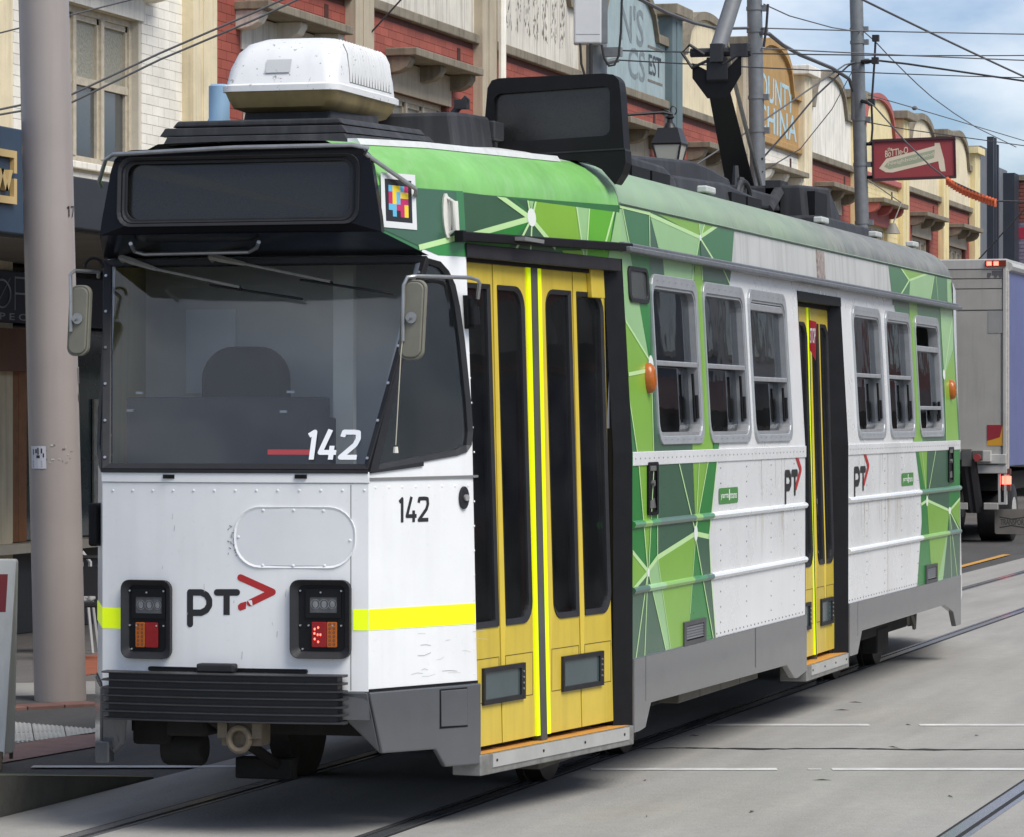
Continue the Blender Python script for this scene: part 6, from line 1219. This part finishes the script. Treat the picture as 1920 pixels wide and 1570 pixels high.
def lsec(hw_, yv): z = lc.z + (250 - yv) * px_; return [Vector((lc.x + hw_ * a, lc.y + hw_ * c, z)) for a, c in ((-1, -1), (1, -1), (1, 1), (-1, 1))]
rz = lambda yv: lc.z + (250 - yv) * px_
b = MB(); b.tube([(lc.x, lc.y, rz(y)) for y in (216, 219, 221, 224, 230, 232, 240, 242)], [.02, .05, .05, .03, .035, .05, .075, .08], 12); b.build('finial', m_iron, LN)
b = MB(); b.loft([lsec(.115, 241), lsec(.165, 266), lsec(.175, 270), lsec(.165, 273)], closed=True, smooth=False); b.build('lantern_roof', m_iron, LN)
b = MB(); b.loft([lsec(.155, 273), lsec(.09, 322)], closed=True, smooth=False); b.build('lantern_glass', mat('opal_glass', rgb(190, 190, 178), .3, var=.05), LN)
b = MB()
for i in range(4): b.tube([lsec(.16, 273)[i], lsec(.095, 322)[i]], .012, 5)
b.loft([lsec(.10, 320), lsec(.10, 326)], closed=True, smooth=False); b.build('lantern_frame', m_iron, LN)
T2, b2, dd2 = pole('steel_pole', 'grey steel pole beside the pantograph', (1414.5, 0), (1426, 600), 50.5, .105, m_gal, 10, (5.95, 6.4, 7.3, 7.6))
T3, b3, dd3 = pole('steel_pole', 'grey steel pole just left of the hanging red sign', (1605.5, 0), (1621, 600), 58, .106, m_gal, 11, (5.1, 6.0, 6.7, 7.6, 7.9, 8.1))
# hanging sign
SG = thing('hanging_sign', 'red double-sided bottle shop sign bolted to grey pole', 'sign', atY(1714, 340, 58)); c00, c10, c11, c01 = [atY(x, y, 57.9) for x, y in ((1636, 340), (1793, 334), (1791, 256), (1635, 262))]
sm = lambda u, v, d=0.0: (c00.lerp(c10, u)).lerp(c01.lerp(c11, u), v) + Vector((ST, -CT, 0)) * d
b = MB(); b.ring(sm, [(0, 0), (1, 0), (1, 1), (0, 1)], [(.02, .06), (.985, .06), (.985, .94), (.02, .94)], -.10, .03); b.build('sign_frame', mat('frame_maroon', rgb(56, 26, 30), .5, var=.1), SG)
b = MB(); b.plate(sm, [(.01, .03), (.99, .03), (.99, .97), (.01, .97)], -.08, .0); b.build('sign_panel', mat('sign_red', rgb(142, 52, 56), .45, var=.08, scale=4), SG)
b = MB(); b.sheet(sm, [(.08, .30), (.16, .20), (.24, .19), (.58, .33), (.79, .42), (.80, .25), (.82, .17), (.875, .17), (.86, .45), (.82, .78), (.81, .86), (.75, .86), (.75, .79), (.58, .71), (.38, .62), (.17, .53)], .003, 0)
b.sheet(sm, [(.14, .34), (.20, .27), (.50, .38), (.74, .50), (.75, .70), (.45, .58), (.19, .45)], .004, 1); put_text(b, sm, 'Neighbourhood', .185, .33, .735, .44, .006, 0, .38); b.build('arrow_board', [mat('sign_bone', rgb(206, 194, 172), .6, var=.06), mat('sign_sage', rgb(150, 158, 132), .6)], SG, recalc=False)
b = MB(); put_text(b, sm, 'the', .185, .70, .24, .80, .004, 0, .25); put_text(b, sm, 'BoTTle-O', .155, .555, .43, .72, .004, 0, .30); b.build('sign_text', MATS['sign_bone'], SG, recalc=False)
b = MB()
for v in (.1, .9): b.tube([b3 + dd3 * sm(0, v).z, sm(.0, v, -.04)], .03, 6)
b.build('sign_mount', m_blackm, SG)
# overhead wires, each strung between real supports along the street
def wire(label, pts, depth, r, mt=m_cable, name='overhead_wire'):
    ds = depth if isinstance(depth, (list, tuple)) else [depth] * len(pts); V = [atY(x, y, d) for (x, y), d in zip(pts, ds)]
    if len(V) == 2:
        sag = (V[1] - V[0]).length * .0012; V = [V[0].lerp(V[1], i / 8) - Vector((0, 0, sag * 4 * (i / 8) * (1 - i / 8))) for i in range(9)]
    b = MB(); b.tube(V, r, 6); return tag(b.build(name, mt), label, 'wire', 'overhead wires')
wire('thin wire at the top left corner behind the pole', [(-40, 72), (260, -4)], 34, .008)
wire('upper of two twisted cables rising across the white wall', [(-40, 214), (135, 177), (300, 100), (480, 22), (560, -14)], 34.2, .011)
wire('lower of two twisted cables rising across the white wall', [(-40, 222), (135, 192), (300, 112), (480, 36), (570, -6)], 34.4, .011)
wire('dark wire slanting over the red brick behind the air conditioner', [(664, 96), (757, -6)], 46, .012, m_cabk)
wire('thick sagging cable running to the pole beside the pantograph', [(1190, -6), (1250, 24), (1300, 43), (1345, 54), (1402, 53)], [44, 46, 48, 49, 50.4], .022, m_cable)
wire('thick cable drooping from one grey pole to the next', [(1428, 62), (1442, 64), (1468, 85), (1500, 103), (1560, 128), (1592, 148), (1599, 170), (1599, 225)], [50.4, 50.8, 52, 53.5, 56, 57.5, 57.8, 57.8], .028, m_cable)
wire('level wire passing behind the pantograph knee', [(1160, 95), (1960, 104)], [42, 62], .010, m_cabk)
wire('lower level wire passing behind the pantograph arm', [(1160, 113), (1960, 147)], [42, 62], .009, m_cabk)
wire('upper span wire right of the pantograph pole', [(1428, 53), (1960, 65)], [50.4, 54], .010)
wire('span wire just below the upper one right of the pantograph pole', [(1428, 91), (1960, 115)], [50.4, 54], .010)
wire('short sagging wire between the two grey pole tops', [(1432, 8), (1480, 30), (1560, 52), (1612, 60)], [50.4, 53, 56, 57.9], .009)
wire('long diagonal wire crossing the sky to the right edge', [(1610, -4), (1960, 162)], [50, 62], .016)
wire('heavy dark wire sloping right from the pole at sign height', [(1618, 120), (1648, 114), (1700, 120), (1960, 158)], [57.9, 58, 59, 64], .017, m_cabk)
wire('steep thin wire crossing other wires low in the sky', [(1618, 58), (1642, 79), (1668, 107), (1697, 136), (1722, 160), (1748, 183), (1788, 212), (1830, 239), (1905, 276)], [57.9, 58, 59, 60, 61, 62, 64, 66, 70], .009)
wire('thin wire with a small grey insulator in the sky', [(1628, 178), (1715, 203), (1960, 276)], [57.9, 60, 70], .008)
wire('wire running over the top of the red sign', [(1624, 229), (1700, 243), (1960, 279)], [57.9, 60, 70], .009, m_cabk)
wire('cable rising left to right into the right-hand grey pole', [(1300, 312), (1400, 248), (1584, 122), (1603, 117)], [50, 51, 57, 57.9], .012, m_cable)
wire('dark curved cable between the pole shafts', [(1429, 298), (1470, 252), (1530, 180), (1590, 124), (1603, 117)], [50.4, 52, 55, 57.5, 57.9], .014, m_cabk)
wire('thin cable between the pole shafts, lower than the dark one', [(1430, 322), (1500, 280), (1560, 205), (1600, 130)], [50.4, 54, 56, 57.9], .008, m_cabk)
wire('taut cable crossing the red sign down to the orange guard', [(1626, 190), (1640, 200), (1700, 268), (1745, 312), (1776, 336), (1866, 377), (1960, 380)], [57.2, 57.2, 56, 55, 54.5, 53, 52], .013, m_cable)
wire('dark wire slanting in front of the grey building', [(1830, 492), (1960, 350)], 74, .016, m_cabk)
b = MB(); q = atY(1715, 203, 60); b.tube([q - Vector((.04, 0, -.01)), q - Vector((.02, 0, 0)), q + Vector((.02, 0, 0)), q + Vector((.04, 0, -.01))], [.015, .035, .035, .015], 8); tag(b.build('wire_insulator', m_gal), 'small round insulator on the thin wire in the sky', 'insulator')
b = MB(); b.tube([atY(x, y, 57.6) for x, y in ((1642, 68), (1640, 110), (1636, 170), (1634, 195), (1636, 240), (1634, 265), (1628, 270))], .018, 6); b.tube([b3 + dd3 * 7.6, atY(1641, 115, 57.6)], .03, 6); b.tube([b3 + dd3 * 7.0, atY(1635, 195, 57.6)], .03, 6)
for (x, y) in ((1642, 72), (1641, 114), (1634, 192)): q = atY(x, y, 57.5); b.box(q.x - .05, q.y - .05, q.z - .05, q.x + .05, q.y + .05, q.z + .05)
b.build('cable_dropper', m_cabk, T3)
b = MB(); b.tube([atY(x, y, 50.3) for x, y in ((1440, 8), (1437, 50), (1432, 88))], .018, 6); b.build('cable_dropper', m_cabk, T2)
# orange cable guard
OG = thing('cable_guard', 'orange corrugated guard clipped over a cable at the right', 'cable guard', atY(1820, 380, 53.7)); m_or = mat('guard_orange', rgb(242, 124, 76), .5, var=.06)
G0 = [(1776, 336), (1790, 346), (1808, 356), (1828, 364), (1848, 371), (1866, 377)]; V = [atY(x, y, 54.5 - 1.5 * (x - 1776) / 90) for x, y in G0]
b = MB(); b.tube(V, .028, 8); b.build('guard_sleeve', m_or, OG)
for i in range(17):
    t = i / 16 * 5; k = min(4, int(t)); p = V[k].lerp(V[k + 1], t - k); b = MB(); d = ux
    b.add([p + ux * a + Vector((0, 0, z)) + uy * e for a in (-.016, .016) for e in (-.045, .045) for z in (-.085, .03)], [(0, 1, 3, 2), (4, 6, 7, 5), (0, 4, 5, 1), (2, 3, 7, 6), (0, 2, 6, 4), (1, 5, 7, 3)]); b.build('guard_rib', m_or, OG)
b = MB(); b.loft([[p + Vector((0, 0, -.075)) - uy * .03, p + Vector((0, 0, -.075)) + uy * .03, p + uy * .03, p - uy * .03] for p in V], closed=True, smooth=False); b.build('guard_strip', m_or, OG)
# small lamp on the awning line
b = MB(); c = atY(1674, 432, 66); b.tube([c + Vector((0, 0, .12)), c + Vector((0, 0, -.06))], [.05, .14], 10); b.tube([c + Vector((0, 0, .1)), c + Vector((.1, .3, .5)), c + Vector((-1.0, 1.4, 1.2))], .012, 5); tag(b.build('shade_lamp', mat('lamp_shade_grey', rgb(130, 126, 116), .6, var=.1)), 'small grey shade lamp standing above the tram roof by cream shop', 'lamp')

# ------------------------------------------------------------------ the truck ahead, seen from behind
LT = 44.3; WR = -2.63; WL = -5.13
TK = thing('box_truck', 'grey box truck with blue side curtain stopped beyond the tram', 'truck', ((WR + WL) / 2, 48, 0))
m_tg = mat('truck_grey', rgb(168, 166, 160), .5, var=.1, scale=1.5, streak=.25, streakc=rgb(120, 116, 108)); m_tl = mat('truck_light', rgb(186, 186, 182), .5, var=.1, streak=.2)
tz = lambda y: onL(1850, y, LT).z
tx = lambda x: onL(x, 700, LT).x
mT = XZ(LT)
b = MB(); b.box(WL, LT + .02, tz(872), WR - .02, 52.2, 4.66); b.build('cargo_box', m_tg, TK)
b = MB(); b.box(WL - .02, LT - .02, tz(505), WR, LT + .02, tz(487)); b.box(WL - .02, LT, 4.64, WR, 52.3, 4.70); b.box(WR - .06, LT - .03, tz(872), WR, LT + .06, 4.66); b.box(WL - .02, LT - .03, tz(888), WR + .01, LT + .1, tz(872)); b.build('rear_frame', m_tl, TK, bevel=.01)
for y0, y1 in ((523, 506), (542, 524), (582, 543)):
    b = MB(); b.box(WL + .02, LT - .012, tz(y0) + .008, WR - .07, LT + .02, tz(y1)); b.build('rear_panel', m_tg, TK, bevel=.004)
for x0, x1 in ((-1.0, 0), (0, 1)):
    b = MB(); c = (WL + WR) / 2; b.box(c + x0 * 1.16 + .01, LT - .012, tz(868), c + x1 * 1.16 - .01, LT + .02, tz(584)); b.build('rear_door', m_tg, TK, bevel=.004)
b = MB(); b.box(tx(1853), LT - .018, tz(625), tx(1884), LT - .01, tz(583)); b.build('repair_patch', mat('patch_grey', rgb(150, 150, 148), .4, var=.1), TK)
b = MB(); b.box(tx(1848), LT - .05, tz(500), tx(1887), LT - .02, tz(489)); tl = b.build('top_marker_light', mat('lamp_housing', rgb(120, 40, 20), .4, var=.1), TK)
for x in (1851, 1864): b = MB(); b.box(tx(x), LT - .058, tz(498.5), tx(x + 9), LT - .05, tz(491)); b.build('lit_led', m_led, tl)
b = MB(); mTk = mat('truck_pictogram', rgb(92, 92, 96), .6); b.box(tx(1860), LT - .015, tz(517), tx(1881), LT - .0125, tz(508)); b.box(tx(1851), LT - .015, tz(517), tx(1859), LT - .0125, tz(512))
for x in (1854, 1867, 1876): b.cyl((tx(x), LT - .0128, tz(518)), (tx(x), LT - .016, tz(518)), .03, 10)
b.build('pictogram', mTk, TK)
b = MB(); b.plate(XZ(LT - .012), [(tx(1851), tz(836)), (tx(1892) - .06, tz(836)), (tx(1892) - .06, tz(797)), (tx(1851), tz(797))], 0, .006); b.build('hazard_plate', mat('plate_yellow', rgb(208, 152, 44), .5, var=.08), TK)
b = MB(); b.sheet(XZ(LT - .012), [(tx(1851), tz(827)), (tx(1875), tz(820)), (tx(1880), tz(797)), (tx(1851), tz(797))], .008); b.build('plate_red', mat('plate_crimson', rgb(146, 40, 50), .5, var=.06), TK, recalc=False)
b = MB(); b.box(WR, LT + .12, tz(868) - .05, WR + .02, 52.0, 4.5); b.build('side_curtain', mat('curtain_blue', rgb(98, 106, 152), .5, var=.10, scale=1.2, streak=.2, streakc=rgb(70, 76, 120), bump=.2, bscale=3), TK)
b = MB(); b.tube([(WR + .02, LT + .05, 4.57), (WR + .02, 52.2, 4.57)], .08, 8); b.build('curtain_rail', m_tl, TK)
b = MB(); b.box(WR - .03, LT + .0, .9, WR + .03, LT + .10, 4.5); b.build('corner_post', mat('post_white', rgb(196, 190, 182), .5, var=.25, scale=18), TK)
b = MB(); b.box(WL + .2, LT + .3, .85, WR - .2, 53.5, 1.15); b.build('chassis', m_under, TK)
b = MB(); b.box(WL, LT - .15, tz(866), tx(1860), LT - .02, tz(845)); b.box(WL, LT - .06, tz(870), WR, LT, tz(852)); b.build('tail_lift_beam', m_tl, TK, bevel=.01)
for x in (1810, 1821): b = MB(); b.tube([(tx(x), LT - .1, tz(860)), (tx(x + 10), LT + .1, tz(960))], .10, 8); b.build('tail_lift_ram', m_rub, TK)
b = MB(); b.box(tx(1806), LT - .2, tz(875), tx(1825), LT - .1, tz(842)); b.box(tx(1826), LT - .2, tz(862), tx(1846), LT - .1, tz(845)); b.build('tail_lift_hinge', mat('lift_grey', rgb(92, 92, 90), .6, var=.2), TK, bevel=.01)
b = MB(); b.cyl((tx(1836), LT - .26, tz(858)), (tx(1836), LT - .2, tz(858)), .06, 10); b.build('lift_button', mat('button_red', rgb(160, 60, 60), .5), TK)
b = MB(); b.ring(mT, [(tx(1872), tz(946)), (WR, tz(946)), (WR, tz(870)), (tx(1872), tz(870))], [(tx(1876), tz(942)), (WR - .04, tz(942)), (WR - .04, tz(872)), (tx(1876), tz(872))], -.1, .02); b.plate(mT, [(tx(1876), tz(942)), (WR - .04, tz(942)), (WR - .04, tz(872)), (tx(1876), tz(872))], -.09, -.05, 1); lb = b.build('tail_light_bracket', [m_tl, m_rub], TK)
b = MB(); b.box(tx(1879), LT - .02, tz(908), tx(1895), LT + .06, tz(893)); b.build('tail_light', m_led, lb)
b = MB(); b.box(tx(1879), LT - .01, tz(890), tx(1895), LT + .06, tz(879)); b.box(tx(1879), LT - .01, tz(920), tx(1895), LT + .06, tz(909)); b.build('dead_light', mat('lamp_smoke', rgb(110, 70, 64), .3, var=.1), lb)
b = MB(); b.box(WL, LT - .05, tz(956), tx(1815), LT + .1, tz(943)); b.box(tx(1845), LT - .05, tz(956), tx(1872), LT + .1, tz(943)); b.build('rear_bumper', m_tg, TK, bevel=.01)
b = MB(); b.plate(XZ(LT + .2), rrect(tx(1862), tz(1002), tx(1925), tz(955), .04), 0, .02); mf = b.build('mud_flap', mat('flap_grey', rgb(118, 114, 108), .7, var=.2), TK)
b = MB(); mfm = XZ(LT + .18); put_text(b, mfm, 'TRANSPORT', tx(1873), tz(985), tx(1922), tz(974), .001); b.stroke(mfm, [(tx(1871), tz(970)), (tx(1893), tz(974)), (tx(1915), tz(971)), (tx(1922), tz(968))], .02, .001); b.stroke(mfm, [(tx(1871), tz(990)), (tx(1893), tz(986)), (tx(1922), tz(990))], .02, .001); b.build('flap_print', mat('flap_ink', rgb(58, 56, 54), .8, var=.2), mf, recalc=False)
for sx in (WL + .35, WR - .30):
    for y in (LT + 1.0, 51.5):
        b = MB(); b.tube([(sx - .28, y, .48), (sx - .26, y, .48), (sx + .26, y, .48), (sx + .28, y, .48)], [.44, .48, .48, .44], 24); w_ = b.build('wheel', m_rub, TK); k = MB(); k.cyl((sx + .25, y, .48), (sx + .285, y, .48), .26, 14); k.build('rim', m_tl, w_)
b = MB(); b.loft([[Vector((WL + .05, y, .6)), Vector((WR - .05, y, .6)), Vector((WR - .1, y, z)), Vector((WL + .1, y, z))] for y, z in ((52.6, 2.9), (53.2, 3.0), (54.2, 2.7), (54.6, 1.7))], closed=True, smooth=False); b.build('cab', mat('truck_cab_white', rgb(200, 200, 200), .4, var=.05), TK, bevel=.05)

# ------------------------------------------------------------------ street furniture at the left edge
AF = thing('a_frame_sign', 'white A-frame board with dark red square at the left edge', 'sign', onZ(-40, 1440, .04))
m_bd = mat('board_white', rgb(200, 202, 200), .55, var=.08, scale=4, streak=.15); p_tr, p_br = atY(31, 1049, 21.9), atY(8, 1425, 21.6)
def amap(k): 
    tr_, br_ = (p_tr, p_br) if k == 0 else (p_tr + uy * .06, p_br + uy * .42)
    return lambda u, v, d=0.0: br_.lerp(tr_, v) - ux * u - uy * d
for k in range(2):
    b = MB(); b.plate(amap(k), rrect(0, 0, .60, 1.0, .02), -.03, 0); pn = b.build('board', m_bd, AF, bevel=.006)
    if k == 0: q = MB(); q.sheet(amap(0), [(.045, .735), (.56, .735), (.56, .925), (.045, .925)], .002); q.build('red_square', mat('square_red', rgb(120, 26, 30), .5, var=.06), pn, recalc=False)
b = MB(); b.tube([amap(0)(0.02, .04, .01), amap(0)(.02, -.05, .01)], .012, 6); b.tube([amap(1)(0.02, .04, -.03), amap(1)(.02, -.03, -.03)], .012, 6); b.build('foot', m_rust, AF)
def chair(px, py, depth, label, mt, curved=False):
    base = onZ(px, py); T = thing('cafe_chair', label, 'chair', base, 'outdoor cafe chairs'); P = lambda x, y, z: base + ux * x + uy * y + Vector((0, 0, z))
    b = MB(); b.add([P(-.22, -.2, .45), P(.22, -.2, .45), P(.22, .2, .45), P(-.22, .2, .45), P(-.22, -.2, .48), P(.22, -.2, .48), P(.22, .2, .48), P(-.22, .2, .48)], [(0, 1, 2, 3), (4, 5, 6, 7), (0, 1, 5, 4), (1, 2, 6, 5), (2, 3, 7, 6), (3, 0, 4, 7)]); b.build('seat', mt, T, bevel=.01)
    b = MB(); b.tube([P(-.21, -.2, .47), P(-.22, -.24, .8), P(-.16, -.25, .88), P(.16, -.25, .88), P(.22, -.24, .8), P(.21, -.2, .47)], .018, 6); b.loft([[P(-.16, -.24, z), P(.16, -.24, z), P(.16, -.22, z), P(-.16, -.22, z)] for z in (.55, .80)], closed=True, smooth=False); b.build('backrest', mt, T)
    for sx in (-1, 1):
        for sy in (-1, 1): b = MB(); b.tube([P(sx * .19, sy * .17, .46), P(sx * .24, sy * .22, 0)], .014, 6); b.build('leg', mt, T)
chair(128, 1222, 33, 'white metal cafe chair partly hidden by the taupe pole', mat('chair_white', rgb(206, 206, 204), .35, metal=.3, var=.1))
chair(166, 1236, 32, 'black cafe chair between the taupe pole and the tram', mat('chair_black', (.015, .015, .016, 1), .5, var=.2))
